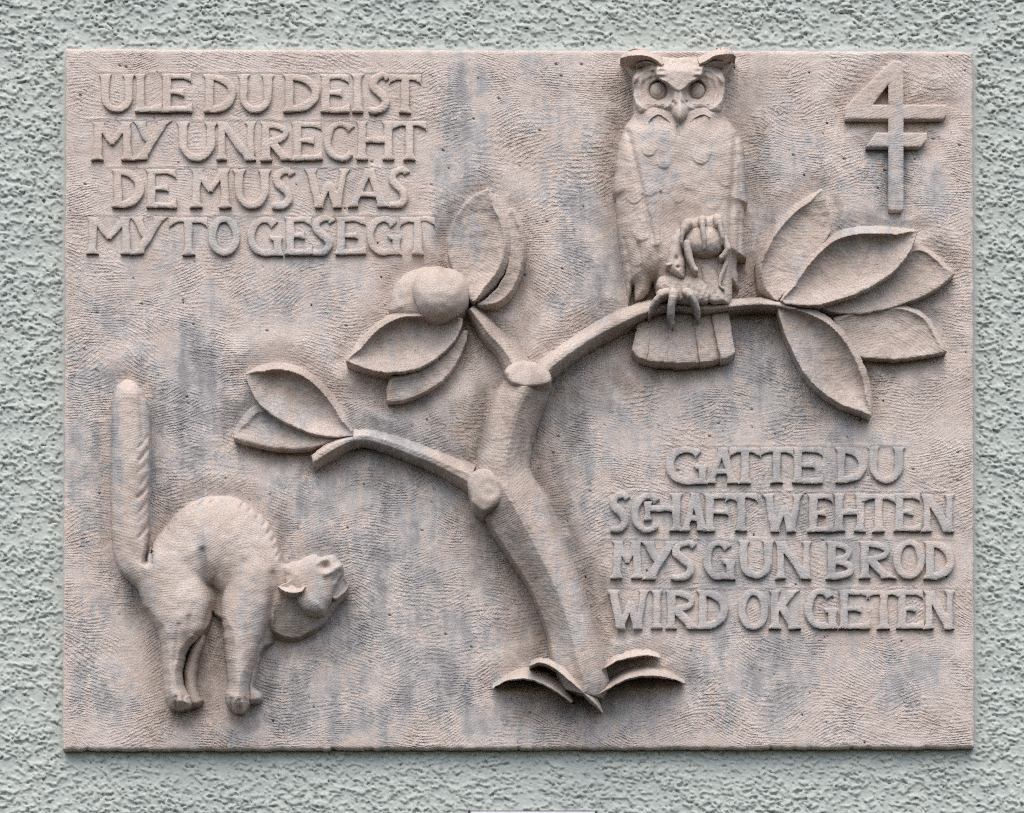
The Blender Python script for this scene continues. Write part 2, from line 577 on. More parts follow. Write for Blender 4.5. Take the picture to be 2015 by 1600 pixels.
    bot[:, 0] += -nb[:, 0] * flare * S
    bot[:, 2] -= -nb[:, 1] * flare * S
    bot[:, 1] = -back * S
    bot[:, 2] += shear * S          # undercut: the root of the piece sits higher than its lip
    nbv = len(bv)
    Vall = np.vstack([V, bot])
    ia = np.array([m2[int(x)] for x in Bd[:, 0]])
    ib = np.array([m2[int(x)] for x in Bd[:, 1]])
    Wq = np.stack([Bd[:, 1], Bd[:, 0], n0 + ia, n0 + ib], 1)
    PP = np.vstack([P, P[bv]])
    ph, fade = tool_phase(PP[:, 0], PP[:, 1])
    stn = np.clip(stain(PP[:, 0], PP[:, 1]) * 0.85 + grey, 0, 1)
    tl = tool * fade
    tl[n0:] *= 0.6
    sm = np.concatenate([np.ones(len(T), bool), np.zeros(len(Wq), bool)])
    me = make_mesh(name, Vall, [T, Wq], mat or M_FIG, dict(ph, tool=tl, stain=stn, soot_shade=soot_shade(PP[:, 0], PP[:, 1]) + dirt * (1 + .8 * perlin(PP[:, 0] / 40, PP[:, 1] / 40, 77))), sm)
    return link(name, me, parent, label)


def two_edges(A, B, step=3.0):
    """closed outline from two edges that run the same way"""
    A, B = resample(A, step), resample(B, step)
    out = np.vstack([A, B[::-1]])
    keep = [0]
    for i in range(1, len(out)):
        if np.linalg.norm(out[i] - out[keep[-1]]) > 0.4:
            keep.append(i)
    if np.linalg.norm(out[keep[-1]] - out[0]) < 0.4:
        keep.pop()
    return out[keep], A, B


def wob(Q, a=0.6, s=14, seed=50):
    return a * perlin(Q[:, 0] / s, Q[:, 1] / s, seed)


def leaf(parent, name, upper, lower, crest=42, dish=20, band=13, drop=16, tilt=0.0, hb=None, p=.8, label=None, tool=.5):
    """A leaf dished between two raised rims; the upper rim has a broad bevel falling to the ground."""
    O, A, B = two_edges(upper, lower)

    def hf(Q, d):
        du, dl = pdist(Q, A), pdist(Q, B)
        w = du + dl + 1e-6
        bb = np.minimum(band, 0.30 * w)
        t = np.clip((du - bb) / np.maximum(w - bb, 1e-6), 0, 1)
        c = crest + tilt * (t - .5)
        wn = np.clip(w / 70.0, 0, 1.2)
        h = c - .85 * dish * wn * np.sin(np.pi * np.clip(t, 0, 1) ** .62) ** p
        bev = crest - tilt * .5 - drop * (1 - np.clip(du / np.maximum(bb, 1e-3), 0, 1.6))
        h = -smax(-bev, -h, 3.5) - 2.5 * np.exp(-dl / 3.0)
        if hb is not None:
            h = h + hb(Q)
        return h + wob(Q, 1.6, 18) + wob(Q, .7, 7, 58)
    return carve(name, [O], hf, parent, tool=tool, label=label, hs=.98, dirt=.20, shear=4)


def limb(parent, name, upper, lower, prof, hmul=lambda s: 1.0, base=0.0, label=None, tool=.5, step=2.4):
    """branch between two edges with a facetted cross-section prof [(t, h)...]"""
    O, A, B = two_edges(upper, lower)
    pt = np.array(prof, float)

    def hf(Q, d):
        du, iu, tu = line_dist(Q, A)
        dl = pdist(Q, B)
        s = (iu + tu) / max(1, len(A) - 1)
        t = du / (du + dl + 1e-6)
        return base + np.interp(t, pt[:, 0], pt[:, 1]) * hmul(s) + wob(Q, 1.2, 22)
    return carve(name, [O], hf, parent, tool=tool, label=label, step=step, dirt=.12)


def tube_outline(path):
    """outline polygon round a tapered path of (u, v, r)"""
    P = resample([p[:2] for p in path], 2.5)
    src = np.array([p[:2] for p in path], float)
    rr = np.array([p[2] for p in path], float)
    d, i, t = line_dist(P, src)
    r = rr[i] * (1 - t) + rr[np.minimum(i + 1, len(rr) - 1)] * t
    T = np.gradient(P, axis=0)
    T /= np.maximum(np.linalg.norm(T, axis=1, keepdims=True), 1e-9)
    N = np.stack([-T[:, 1], T[:, 0]], 1)
    L, Rr = P + N * r[:, None], P - N * r[:, None]

    def cap(c, n, t, r):
        return [c + r * (math.cos(a) * n + math.sin(a) * t) for a in np.linspace(0, math.pi, 7)[1:-1]]
    end = cap(P[-1], N[-1], T[-1], r[-1])
    beg = cap(P[0], -N[0], -T[0], r[0])
    return np.array(list(L) + end + list(Rr[::-1]) + beg)


def rod(parent, name, path, top, back=20, k=1.0, step=1.8, tool=.15, label=None, foot=False, grey=0.0):
    """small rounded bar (talon, toe, leg); path (u, v, r), top height or list of heights"""
    tops = [top] * len(path) if np.isscalar(top) else top
    cp = [(p[0], p[1], p[2] * 1.08, z) for p, z in zip(path, tops)]
    return carve(name, [tube_outline(path)], lambda Q, d: capsule(Q, cp, k), parent, back=back, step=step, tool=tool, soft=0.0, foot=foot, label=label, grey=grey)


def pt_empty(name, parent=None, label=None):
    o = bpy.data.objects.new(name, None)
    col.objects.link(o)
    o.empty_display_size = 0.1
    if parent is not None:
        o.parent = parent
    if label:
        o['label'] = label
    return o


plaque = pt_empty('relief_plaque')
plaque['label'] = 'weathered pinkish sandstone relief plaque carved with owl, tree, cat and verses'
plaque['category'] = 'plaque'

# ------------------------------------------------------------------ the tree
tree = pt_empty('tree', plaque, 'carved tree with lopped trunk, broad leaves and round fruit')

TA = resample([(996, 742), (975, 774), (961, 817), (949, 859), (938, 912), (930, 950), (938, 990), (953, 1016), (972, 1054), (1003, 1102), (1037, 1154), (1060, 1206), (1075, 1249), (1086, 1300), (1108, 1356)], 3)
TB = resample([(1084, 744), (1081, 774), (1066, 817), (1052, 859), (1044, 897), (1046, 930), (1079, 983), (1103, 1035), (1127, 1102), (1151, 1163), (1170, 1220), (1184, 1268), (1192, 1310), (1198, 1345), (1186, 1374)], 3)
PU = np.array([(0, 20), (.06, 38), (.20, 52), (.38, 62), (.48, 64), (.56, 62), (.80, 42), (.93, 30), (1, 16)])
PL = np.array([(0, 18), (.05, 36), (.20, 46), (.42, 64), (.48, 69), (.56, 69), (.80, 56), (.93, 42), (1, 26)])


def trunk_h(Q, d):
    du, dl = pdist(Q, TA), pdist(Q, TB)
    t = du / (du + dl + 1e-6)
    k = sstep(905, 985, Q[:, 1] + .25 * (Q[:, 0] - 1000))
    h = np.interp(t, PU[:, 0], PU[:, 1]) * (1 - k) + np.interp(t, PL[:, 0], PL[:, 1]) * k
    return h + wob(Q, 1.2, 26) + wob(Q, .6, 9, 57)


carve('trunk', [np.vstack([TA, TB[::-1]])], trunk_h, tree, tool=.5, dirt=.14, label='crooked trunk leaning down to the root leaves')
# sawn stubs
stubA = resample([(993, 736), (1001, 721), (1020, 711), (1046, 711), (1070, 722), (1084, 738), (1083, 751), (1064, 760), (1038, 763), (1010, 756)], 2.5, True)
carve('sawn_stub', [stubA], lambda Q, d: 61 + (Q[:, 1] - 738) * .30 - 8 * np.exp(-d / 4) + wob(Q, 1.2, 16), tree, tool=.2, label='sawn stub at the fork of the tree', soft=1.0, dirt=.1)
stubB = resample([(920, 952), (929, 931), (953, 921), (983, 926), (1003, 945), (1006, 963), (990, 984), (972, 998), (951, 1008), (932, 992)], 2.5, True)
carve('sawn_stub', [stubB], lambda Q, d: 61 + (Q[:, 1] - 960) * .04 + (Q[:, 0] - 960) * .06 - 9 * np.exp(-d / 5) + .6 * np.cos(np.hypot(Q[:, 0] - 962, Q[:, 1] - 962) / 3.5), tree, tool=.15, label='sawn stub below the low branch', soft=1.0, dirt=.1)

# branches
BP = [(0, 10), (.12, 26), (.42, 38), (.70, 36), (.90, 26), (1, 14)]
limb(tree, 'branch', [(689, 846), (730, 845), (786, 860), (843, 880), (895, 901), (938, 914)],
     [(689, 878), (723, 876), (768, 890), (816, 910), (861, 929), (920, 966)], BP, lambda s: .85 + .35 * s, label='low branch arching over the cat')
limb(tree, 'twig_stub', [(612, 897), (629, 883), (662, 864), (694, 856)], [(617, 923), (655, 902), (689, 881), (700, 876)],
     [(0, 26), (.25, 38), (.55, 38), (.62, 34), (1, 12)], label='short cut twig below the paired leaves')
limb(tree, 'branch', [(916, 612), (948, 668), (978, 700), (992, 735)], [(934, 599), (970, 633), (1008, 674), (1044, 722)],
     [(0, 8), (.15, 28), (.45, 40), (.75, 34), (1, 8)], lambda s: .85 + .3 * s, label='short branch carrying the fruit')
limb(tree, 'branch', [(1050, 722), (1075, 698), (1120, 668), (1170, 634), (1223, 608), (1274, 591), (1330, 585), (1390, 587), (1436, 588), (1489, 585), (1530, 588), (1565, 600)],
     [(1084, 746), (1117, 717), (1165, 683), (1219, 655), (1272, 629), (1320, 618), (1378, 622), (1433, 614), (1484, 609), (1530, 610), (1556, 614), (1575, 612)],
     [(0, 14), (.12, 32), (.40, 47), (.62, 48), (.80, 40), (1, 18)], lambda s: 1.05 - .22 * s, label='long branch the owl perches on')

# leaves right of the owl, rear ones first
leaf(tree, 'leaf', [(1519, 590), (1494, 571), (1486, 529), (1494, 497), (1519, 451), (1556, 409), (1589, 386), (1617, 371)],
     [(1530, 592), (1560, 560), (1590, 520), (1620, 480), (1637, 449), (1633, 414), (1618, 373)], crest=48, dish=16, band=13, drop=20, label='upright leaf beside the owl')
leaf(tree, 'leaf', [(1600, 597), (1680, 572), (1745, 528), (1785, 492), (1812, 484), (1843, 501), (1878, 536)],
     [(1605, 603), (1644, 615), (1690, 617), (1746, 608), (1801, 589), (1843, 569), (1879, 538)], crest=30, dish=12, band=9, drop=12, label='leaf peeping out behind the broad one')
leaf(tree, 'leaf', [(1640, 625), (1700, 600), (1760, 598), (1800, 607), (1828, 626), (1846, 655), (1863, 690)],
     [(1650, 660), (1690, 700), (1727, 706), (1764, 708), (1820, 701), (1863, 692)], crest=26, dish=11, band=9, drop=10, label='lowest leaf pointing outward')
leaf(tree, 'leaf', [(1533, 592), (1561, 539), (1593, 497), (1635, 461), (1686, 446), (1746, 445), (1806, 452)],
     [(1545, 598), (1603, 601), (1635, 594), (1681, 580), (1727, 557), (1764, 529), (1792, 492), (1807, 454)], crest=60, dish=26, band=16, drop=24, label='broad dished leaf on top of the cluster')
leaf(tree, 'leaf', [(1528, 600), (1575, 600), (1626, 621), (1660, 650), (1688, 691), (1706, 733), (1715, 774), (1716, 818)],
     [(1531, 612), (1542, 650), (1559, 691), (1584, 737), (1616, 770), (1658, 797), (1700, 812), (1715, 820)], crest=46, dish=26, band=13, drop=14, label='drooping leaf at the branch end')

# fruit cluster
leaf(tree, 'leaf', [(1006, 405), (1023, 430), (1034, 464), (1036, 505), (1026, 546), (1008, 580), (981, 601), (945, 604)],
     [(1004, 407), (997, 430), (1003, 470), (1000, 520), (985, 556), (962, 583), (938, 599)], crest=38, dish=16, band=8, drop=14, label='narrow leaf half hidden behind the upright one')
leaf(tree, 'leaf', [(959, 370), (978, 392), (994, 422), (1005, 456), (1007, 490), (997, 527), (979, 557), (955, 582), (932, 598)],
     [(958, 371), (929, 387), (906, 411), (889, 441), (882, 464), (880, 490), (886, 515), (900, 548), (926, 592)], crest=54, dish=15, band=15, drop=24, tilt=-4, label='upright leaf above the fruit')
bud = resample([(768, 616), (767, 590), (779, 557), (805, 535), (843, 525), (880, 530), (890, 580), (850, 625), (800, 630)], 2.5, True)
carve('bud', [bud], lambda Q, d: 10 + 26 * np.sqrt(np.clip(1 - (1 - np.clip(d / 34, 0, 1)) ** 2, 0, 1)) + wob(Q, 1, 15), tree, tool=.25, label='rounded bud behind the fruit')
leaf(tree, 'leaf', [(760, 788), (761, 760), (770, 742), (800, 735), (840, 720), (880, 690), (912, 650)],
     [(762, 792), (798, 787), (835, 772), (869, 750), (895, 720), (914, 680), (922, 650)], crest=26, dish=10, band=8, drop=6, label='lower leaf tucked under the dished one')
leaf(tree, 'leaf', [(680, 709), (700, 678), (726, 648), (753, 627), (783, 613), (816, 609), (860, 612), (905, 624)],
     [(682, 711), (715, 724), (756, 733), (798, 731), (835, 720), (869, 697), (899, 664), (912, 628)], crest=46, dish=28, band=14, drop=18, label='dished leaf below the fruit')
fr = resample([(813, 580), (817, 548), (840, 529), (872, 526), (905, 536), (920, 560), (922, 590), (912, 615), (890, 629), (858, 628), (830, 612)], 2.5, True)
carve('fruit', [fr], lambda Q, d: 30 + 46 * np.sqrt(np.clip(1 - (np.hypot((Q[:, 0] - 868) / 58, (Q[:, 1] - 577) / 55)) ** 2, 0, 1)) + wob(Q, 1.6, 20), tree, tool=.12, label='round fruit', soft=0)

# paired leaves over the cat
leaf(tree, 'leaf', [(458, 856), (471, 828), (501, 798), (540, 800), (590, 830), (650, 850)],
     [(460, 864), (497, 875), (542, 884), (587, 885), (625, 879), (675, 862)], crest=30, dish=10, band=16, drop=6, tilt=8, label='rear leaf of the pair above the cat')
leaf(tree, 'leaf', [(482, 735), (513, 718), (550, 713), (588, 721), (621, 740), (651, 770), (675, 805), (696, 848)],
     [(483, 738), (492, 764), (509, 794), (535, 816), (569, 835), (610, 852), (655, 860), (694, 858)], crest=46, dish=28, band=15, drop=20, label='front leaf of the pair above the cat')


# root leaves: blades that overhang to a sharp lip
def blade(upper, lip, low, hi, tips, label):
    O, A, B = two_edges(upper, lip)

    def hf(Q, d):
        du, dl = pdist(Q, A), pdist(Q, B)
        t = du / (du + dl + 1e-6)
        k = np.ones(len(Q))
        for (a, b, r) in tips:
            k = k * (.25 + .75 * sstep(0, r, np.hypot(Q[:, 0] - a, Q[:, 1] - b)))
        return low + (hi - low) * k * t ** .7 + wob(Q, .8, 15)
    carve('root_leaf', [O], hf, tree, tool=.2, label=label, back=-8, shear=13)


blade([(969, 1354), (1003, 1330), (1037, 1319), (1075, 1326), (1110, 1350), (1130, 1378)], [(970, 1355), (1000, 1339), (1032, 1336), (1062, 1343), (1090, 1358), (1125, 1382)], 12, 52, [(969, 1354, 45)], 'outermost root leaf on the cat side')
blade([(1165, 1342), (1193, 1306), (1231, 1288), (1262, 1283), (1285, 1286), (1300, 1294)], [(1158, 1350), (1180, 1322), (1215, 1301), (1250, 1292), (1280, 1291), (1299, 1296)], 14, 52, [(1300, 1294, 45)], 'upper root leaf on the verse side')
blade([(1176, 1362), (1203, 1338), (1240, 1319), (1280, 1315), (1315, 1325), (1348, 1344)], [(1172, 1368), (1200, 1354), (1230, 1338), (1270, 1330), (1310, 1333), (1347, 1346)], 16, 56, [(1348, 1344, 50)], 'lower root leaf on the verse side')
blade([(1041, 1308), (1050, 1298), (1068, 1295), (1100, 1304), (1135, 1326), (1160, 1350), (1178, 1378), (1188, 1402)], [(1042, 1311), (1062, 1304), (1090, 1315), (1120, 1339), (1147, 1362), (1168, 1383), (1187, 1404)], 30, 70, [(1188, 1403, 40)], 'front root leaf crossing the trunk foot')

# ------------------------------------------------------------------ the owl
body_o = resample([(1256, 200), (1245, 227), (1230, 250), (1220, 275), (1212, 305), (1209, 342), (1206, 377), (1212, 388), (1213, 410), (1215, 442), (1221, 496),
                   (1227, 527), (1233, 570), (1237, 597), (1243, 578), (1246, 562), (1249, 592), (1262, 592), (1276, 577), (1285, 556), (1292, 580), (1300, 604),
                   (1370, 610), (1436, 604), (1437, 585), (1441, 560), (1454, 568), (1453, 545), (1450, 527), (1453, 510), (1468, 509), (1466, 485), (1464, 442), (1465, 405), (1471, 401),
                   (1469, 380), (1467, 342), (1465, 305), (1460, 280), (1445, 252), (1430, 230), (1418, 200), (1340, 190)], 2.6, True, (7, 13, 15, 16, 19, 21, 23, 26, 29, 30, 33, 34))
SC = [  # feather tips: u, v, radius, lift
    (1277, 291, 16, 3.6), (1306, 315, 16, 2.8), (1379, 303, 20, 3.8), (1430, 348, 19, 3.0), (1335, 386, 13, 2.8), (1247, 382, 18, 3.4), (1276, 366, 20, 2.4),
    (1262, 455, 19, 2.6), (1289, 468, 16, 2.8), (1360, 352, 22, 1.4), (1402, 392, 20, 1.8), (1442, 318, 16, 1.6), (1240, 300, 17, 1.6), (1310, 362, 18, 1.6), (1441, 425, 16, 2), (1270, 420, 18, 1.8), (1252, 508, 16, 2)]


def owl_h(Q, d):
    u, v = Q[:, 0], Q[:, 1]
    h = 16 + 45 * np.sqrt(np.clip(1 - (1 - np.clip(d / 66, 0, 1)) ** 2, 0, 1))
    # flatter breast, belly drawn in above the branch
    h = h - 10 * sstep(470, 600, v)
    # wing edges
    for wl in ([(1236, 262), (1252, 330), (1268, 400), (1284, 470), (1296, 520), (1286, 556)], [(1448, 270), (1444, 340), (1438, 420), (1440, 500), (1441, 555)]):
        dw = pdist(Q, resample(wl, 6))
        h = h - 5 * np.exp(-(dw / 5.5) ** 2)
    for fl in ([(1228, 470), (1240, 530), (1245, 565)], [(1455, 420), (1454, 470), (1452, 512)], [(1300, 380), (1302, 440), (1300, 500)], [(1256, 480), (1264, 540), (1262, 588)], [(1428, 250), (1450, 300), (1456, 370)]):
        h = h - 3.2 * np.exp(-(pdist(Q, resample(fl, 6)) / 3.5) ** 2)
    for (a, b, r, l) in SC:
        dd = np.hypot((u - a) * 1.0, (v - b) * .92) / r
        m = sstep(1.0, .86, dd)
        h = h + .62 * l * m * np.clip((v - b + r) / (2 * r), 0, 1) ** .8
    # the throat falls back under the face
    h = h - 6 * np.exp(-((v - 236) / 16) ** 2) * np.exp(-((u - 1336) / 75) ** 2)
    h = h - 4 * np.exp(-(pdist(Q, [(1333, 250), (1335, 268)]) / 2.5) ** 2)
    return h + wob(Q, 1.2, 20)


owl = carve('owl', [body_o], owl_h, plaque, tool=.42, label='staring owl perched on the branch')

head_o = resample([(1246, 150), (1247, 170), (1246, 187), (1249, 204), (1253, 217), (1260, 224), (1269, 226), (1275, 222), (1284, 217), (1298, 216), (1309, 221), (1317, 229),
                   (1324, 238), (1338, 249), (1350, 238), (1358, 229), (1367, 220), (1380, 215), (1391, 217), (1398, 224), (1407, 226), (1416, 221), (1423, 209), (1426, 190), (1426, 170),
                   (1425, 150), (1412, 133), (1398, 124), (1382, 117), (1368, 113), (1334, 114), (1302, 113), (1285, 119), (1270, 125), (1258, 134)], 2.2, True, (6, 7, 13, 19))
brow = resample([(1302, 106), (1368, 106), (1384, 119), (1384, 139), (1381, 150), (1368, 160), (1357, 167), (1350, 174), (1336, 180), (1322, 174), (1314, 167), (1304, 162), (1294, 154), (1289, 144), (1292, 130), (1299, 119)], 3, True)
brow_c = np.vstack([brow, brow[:1]])


def head_h(Q, d):
    u, v = Q[:, 0], Q[:, 1]
    h = 38 + 16 * np.sqrt(np.clip(1 - (1 - np.clip(d / 20, 0, 1)) ** 2, 0, 1))
    # face discs are hollowed round the eyes and run up under the ear plumes
    for (a, b, c) in ((1287, 178, 1264), (1382, 178, 1409)):
        rr = np.hypot((u - a) / 42, (v - b) / 40)
        h = h - 12 * np.clip(1 - rr ** 2, 0, 1) ** .7
        h = h - 15 * np.exp(-((u - c) / 16) ** 2 - ((v - 136) / 10) ** 2)
        # fine rays round the disc
        h = h + .7 * np.sin(np.hypot(u - a, v - b) / 2.1) * sstep(20, 26, np.hypot(u - a, v - b)) * (v < 205)
    # bridge between the eyes
    h = h + 11 * np.exp(-((u - 1337) / 15) ** 2) * sstep(158, 172, v) * sstep(222, 196, v)
    # brow plate with feathered lower edge
    db = pdist(Q, brow_c)
    db = np.where(inside(Q, brow), db, -db)
    pl = 67 - 29 * sstep(142, 106, v) + 1.8 * np.sin(v / 1.9) * np.exp(-((np.abs(u - 1337) - 36) / 9) ** 2)
    k = sstep(-2.0, 3.5, db)
    h = h * (1 - k) + np.maximum(pl, h) * k
    # beak
    hw = 3 + 10 * sstep(192, 212, v) - 8 * sstep(222, 249, v)
    bk = 62 + 11 * sstep(190, 220, v) - 16 * sstep(230, 250, v) - 15 * (np.abs(u - 1338) / np.maximum(hw, 2)) ** 1.5
    h = np.where(v > 184, smax(h, bk, 4), h)
    # cheeks swell either side of the beak
    for a in (1302, 1374):
        h = h + 6 * np.exp(-((u - a) / 20) ** 2 - ((v - 207) / 10) ** 2)
    for a in (1323.5, 1350.5):
        h = h - 7 * np.exp(-((u - a) / 2.6) ** 2 - ((v - 201) / 3.2) ** 2)
    # eye sockets
    for (a, b, r) in ((1296, 178, 20.5), (1371, 177.5, 19.5)):
        rr = np.hypot(u - a, (v - b) * .95) / r
        h = h - 6 * sstep(1.0, .84, rr)
    return h + wob(Q, .7, 12)


head = carve('head', [head_o], head_h, owl, back=4, step=1.7, tool=.18, soft=.5)
for (a, b, r, fl) in ((1295.5, 178.5, 17.5, True), (1371, 178, 16.5, False)):
    ring = np.array([(a + r * math.cos(x), b + r * math.sin(x)) for x in np.linspace(0, 2 * math.pi, 30, endpoint=False)])

    def eye_h(Q, d, a=a, b=b, r=r, fl=fl):
        q = np.hypot(Q[:, 0] - a, Q[:, 1] - b) / r
        h = 35 + 12 * np.sqrt(np.clip(1 - q ** 2 * .96, 0, 1))
        q2 = np.hypot(Q[:, 0] - (a - 2), Q[:, 1] - b) / r
        return h - .8 * np.exp(-((q2 - .62) / .1) ** 2)
    carve('eye', [ring], eye_h, owl, back=20, step=1.5, tool=.05, soft=0, foot=False, grey=.22)


def tuft(back_p, upper, lip, rim_u, rim_l, cap_u, cap_l):
    bo = resample(back_p, 2.5, True, (0,))
    bk = carve('ear_tuft', [bo], lambda Q, d: 22 + wob(Q, .8, 10), owl, step=2, tool=.2)
    for (a, b, lo, hi) in ((upper, lip, 44, 66), (rim_u, rim_l, 44, 55), (cap_u, cap_l, 34, 46)):
        O, A, B = two_edges(a, b, 2.2)

        def hf(Q, d, A=A, B=B, lo=lo, hi=hi):
            du, dl = pdist(Q, A), pdist(Q, B)
            tip = A[0]
            kk = .35 + .65 * sstep(0, 26, np.hypot(Q[:, 0] - tip[0], Q[:, 1] - tip[1]))
            return lo + ((hi - lo) * (du / (du + dl + 1e-6)) ** .7 + 8) * kk - 8
        carve('ear_plume', [O], hf, owl, back=20, step=1.7, tool=.1, foot=False)


tuft([(1221, 113), (1245, 102), (1277, 104), (1304, 118), (1300, 146), (1262, 150), (1247, 148), (1232, 125)],
     [(1220, 113), (1237, 101), (1264, 98), (1284, 104), (1300, 112), (1310, 124)], [(1221, 115), (1243, 110), (1260, 109), (1277, 112), (1291, 118), (1303, 128)],
     [(1252, 125), (1266, 118), (1282, 119), (1296, 129)], [(1253, 128), (1268, 123), (1282, 124.5), (1294, 132)],
     [(1236, 98), (1250, 93), (1266, 96), (1280, 103)], [(1237, 99.5), (1250, 96.5), (1266, 99.5), (1279, 105)])
tuft([(1448, 109), (1435, 129), (1424, 147), (1405, 150), (1376, 146), (1372, 120), (1395, 106), (1425, 100)],
     [(1448, 108), (1443, 102), (1428, 96), (1412, 98), (1391, 105), (1372, 114)], [(1448, 111), (1438, 107), (1420, 107.5), (1403, 112.5), (1387, 121), (1376, 126)],
     [(1426, 122), (1414, 118), (1397, 120), (1380, 130)], [(1425, 125), (1413, 122.5), (1397, 125), (1381, 133)],
     [(1440, 98), (1428, 93.5), (1412, 95.5), (1396, 102)], [(1439, 100), (1428, 96.5), (1412, 98.5), (1397, 104)])

# whisker plumes under the face
for (a, b, lo, hi) in (([(1275, 236), (1282, 225), (1294, 221), (1308, 226), (1322, 239)], [(1277, 240), (1284, 230.5), (1295, 226), (1307, 231), (1319, 241)], 44, 57),
                       ([(1287, 243), (1299, 237), (1313, 247)], [(1288, 246), (1299, 242), (1311, 249)], 44, 52),
                       ([(1354, 239), (1366, 227), (1382, 221), (1398, 227)], [(1357, 241), (1369, 231), (1383, 226), (1397, 231)], 44, 57),
                       ([(1368, 246), (1380, 238), (1392, 240)], [(1370, 248.5), (1381, 242.5), (1391, 243)], 44, 52)):
    O, A, B = two_edges(a, b, 2.2)

    def wh(Q, d, A=A, B=B, lo=lo, hi=hi):
        du, dl = pdist(Q, A), pdist(Q, B)
        return lo + (hi - lo) * (du / (du + dl + 1e-6)) ** .7
    carve('whisker_plume', [O], wh, owl, back=20, step=1.7, tool=.05, foot=False)

# tail: five stepped feathers below the branch
tx_top = [1262, 1283, 1318, 1362, 1398, 1432]
tx_bot = [1242, 1272, 1312, 1379, 1420, 1447]
tb_y = [690, 709, 713, 713, 706, 694]
for i in range(5):
    a0, a1, b0, b1 = tx_top[i], tx_top[i + 1], tx_bot[i], tx_bot[i + 1]
    ym = (tb_y[i] + tb_y[i + 1]) / 2 + (4 if i in (0, 4) else 1.5)
    poly = resample([(a0 - 1.5, 612), (a1 + 1.5, 612), (b1 + (1.5 if i < 4 else 0), tb_y[i + 1]), ((b0 + b1) / 2, ym), (b0 - (1.5 if i else 0), tb_y[i])], 3, True, (0, 1, 2, 4))
    lift = [18, 20.5, 23, 20, 22.5][i]
    carve('tail_feather', [poly], lambda Q, d, l=lift, c=(a0 + a1) / 2: l + 10 * sstep(610, 705, Q[:, 1]) - .007 * (Q[:, 0] - c) ** 2 - 1.0 * np.exp(-((Q[:, 0] - c) / 2.0) ** 2) + wob(Q, 1.2, 12), owl, tool=.45)

# legs, toes and talons on the branch
leg_o = resample([(1300, 575), (1292, 560), (1300, 545), (1330, 540), (1370, 545), (1395, 560), (1400, 580), (1390, 596), (1360, 598), (1320, 590)], 3, True)
carve('leg', [leg_o], lambda Q, d: 52 + 14 * np.sqrt(np.clip(1 - (1 - np.clip(d / 22, 0, 1)) ** 2, 0, 1)) - .8 * np.abs(np.sin((Q[:, 0] + .5 * Q[:, 1]) / 4)) + wob(Q, 1.5, 9), owl, back=20, step=2.0, tool=.3, foot=False)
for path, z in (([(1312, 574, 8), (1300, 578, 8.5)], 74), ([(1325, 576, 9.5), (1325, 583, 10)], 78), ([(1350, 574, 9), (1358, 580, 9.5)], 75)):
    rod(owl, 'toe', path, z, back=35)
for path, z in (([(1300, 580, 6), (1290, 591, 5.5), (1282, 604, 4.5), (1278, 617, 2.2)], [76, 72, 64, 54]),
                ([(1324, 585, 7.5), (1321, 600, 7.5), (1321, 618, 6.5), (1324, 636, 3)], [80, 77, 70, 58]),
                ([(1360, 580, 6), (1368, 594, 5.5), (1374, 610, 4.5), (1376, 625, 2.2)], [77, 73, 65, 54])):
    rod(owl, 'talon', path, z, back=25, grey=.3)
# trouser feathers beside the leg
for pl, tp in (([(1372, 520), (1392, 512), (1412, 530), (1424, 565), (1430, 594), (1398, 598), (1384, 570)], 60), ([(1404, 520), (1424, 505), (1438, 530), (1440, 570), (1438, 598), (1418, 598), (1410, 560)], 54)):
    carve('leg_feather', [resample(pl, 2.6, True)], lambda Q, d, tp=tp: tp - 22 + 22 * np.sqrt(np.clip(1 - (1 - np.clip(d / 13, 0, 1)) ** 2, 0, 1)) + wob(Q, 1, 9), owl, back=8, step=2.2, tool=.3, soft=0, foot=False)

# ------------------------------------------------------------------ the mouse in the raised claw
mo = resample([(1350, 452), (1362, 446), (1390, 446), (1415, 452), (1426, 470), (1428, 486), (1418, 496), (1400, 502), (1378, 504), (1362, 500), (1352, 484), (1346, 468)], 2.4, True)
mouse = carve('mouse', [mo], lambda Q, d: 56 + 30 * np.sqrt(np.clip(1 - ((Q[:, 0] - 1387) / 46) ** 2 - ((Q[:, 1] - 472) / 36) ** 2, 0, 1)) + wob(Q, .8, 10), plaque, back=20, step=1.9, tool=.12, soft=0, foot=False, label='mouse hanging head down from the owl claw')
mh = resample([(1322, 468), (1332, 452), (1346, 452), (1350, 475), (1346, 498), (1349, 520), (1349, 546), (1342, 549), (1330, 544), (1318, 534), (1311, 521), (1314, 500)], 2.2, True, (6, 10))
carve('head', [mh], lambda Q, d: 56 + 20 * np.sqrt(np.clip(1 - (1 - np.clip(d / 15, 0, 1)) ** 2, 0, 1)) - 5 * np.exp(-((Q[:, 0] - 1331) / 4) ** 2 - ((Q[:, 1] - 509) / 6) ** 2) - 5 * np.exp(-((Q[:, 0] - 1334) / 3) ** 2 - ((Q[:, 1] - 526) / 3) ** 2), mouse, back=20, step=1.7, tool=.12, soft=0, foot=False)
rod(mouse, 'ear', [(1313, 521, 3.5), (1322, 519, 4.5)], 76, back=40)
rod(mouse, 'leg', [(1352, 478, 7), (1354, 492, 7), (1359, 510, 6.2), (1365, 525, 5), (1370, 531, 4.8)], [84, 84, 82, 80, 80], back=30)
rod(mouse, 'leg', [(1425, 470, 7), (1432, 488, 6.5), (1426, 500, 5.5), (1420, 506, 5)], [80, 80, 77, 74], back=30)
rod(mouse, 'tail', [(1430, 500, 4.5), (1428, 520, 4.5), (1418, 545, 4), (1416, 562, 3), (1424, 568, 2.2)], [66, 66, 64, 62, 61], back=30)
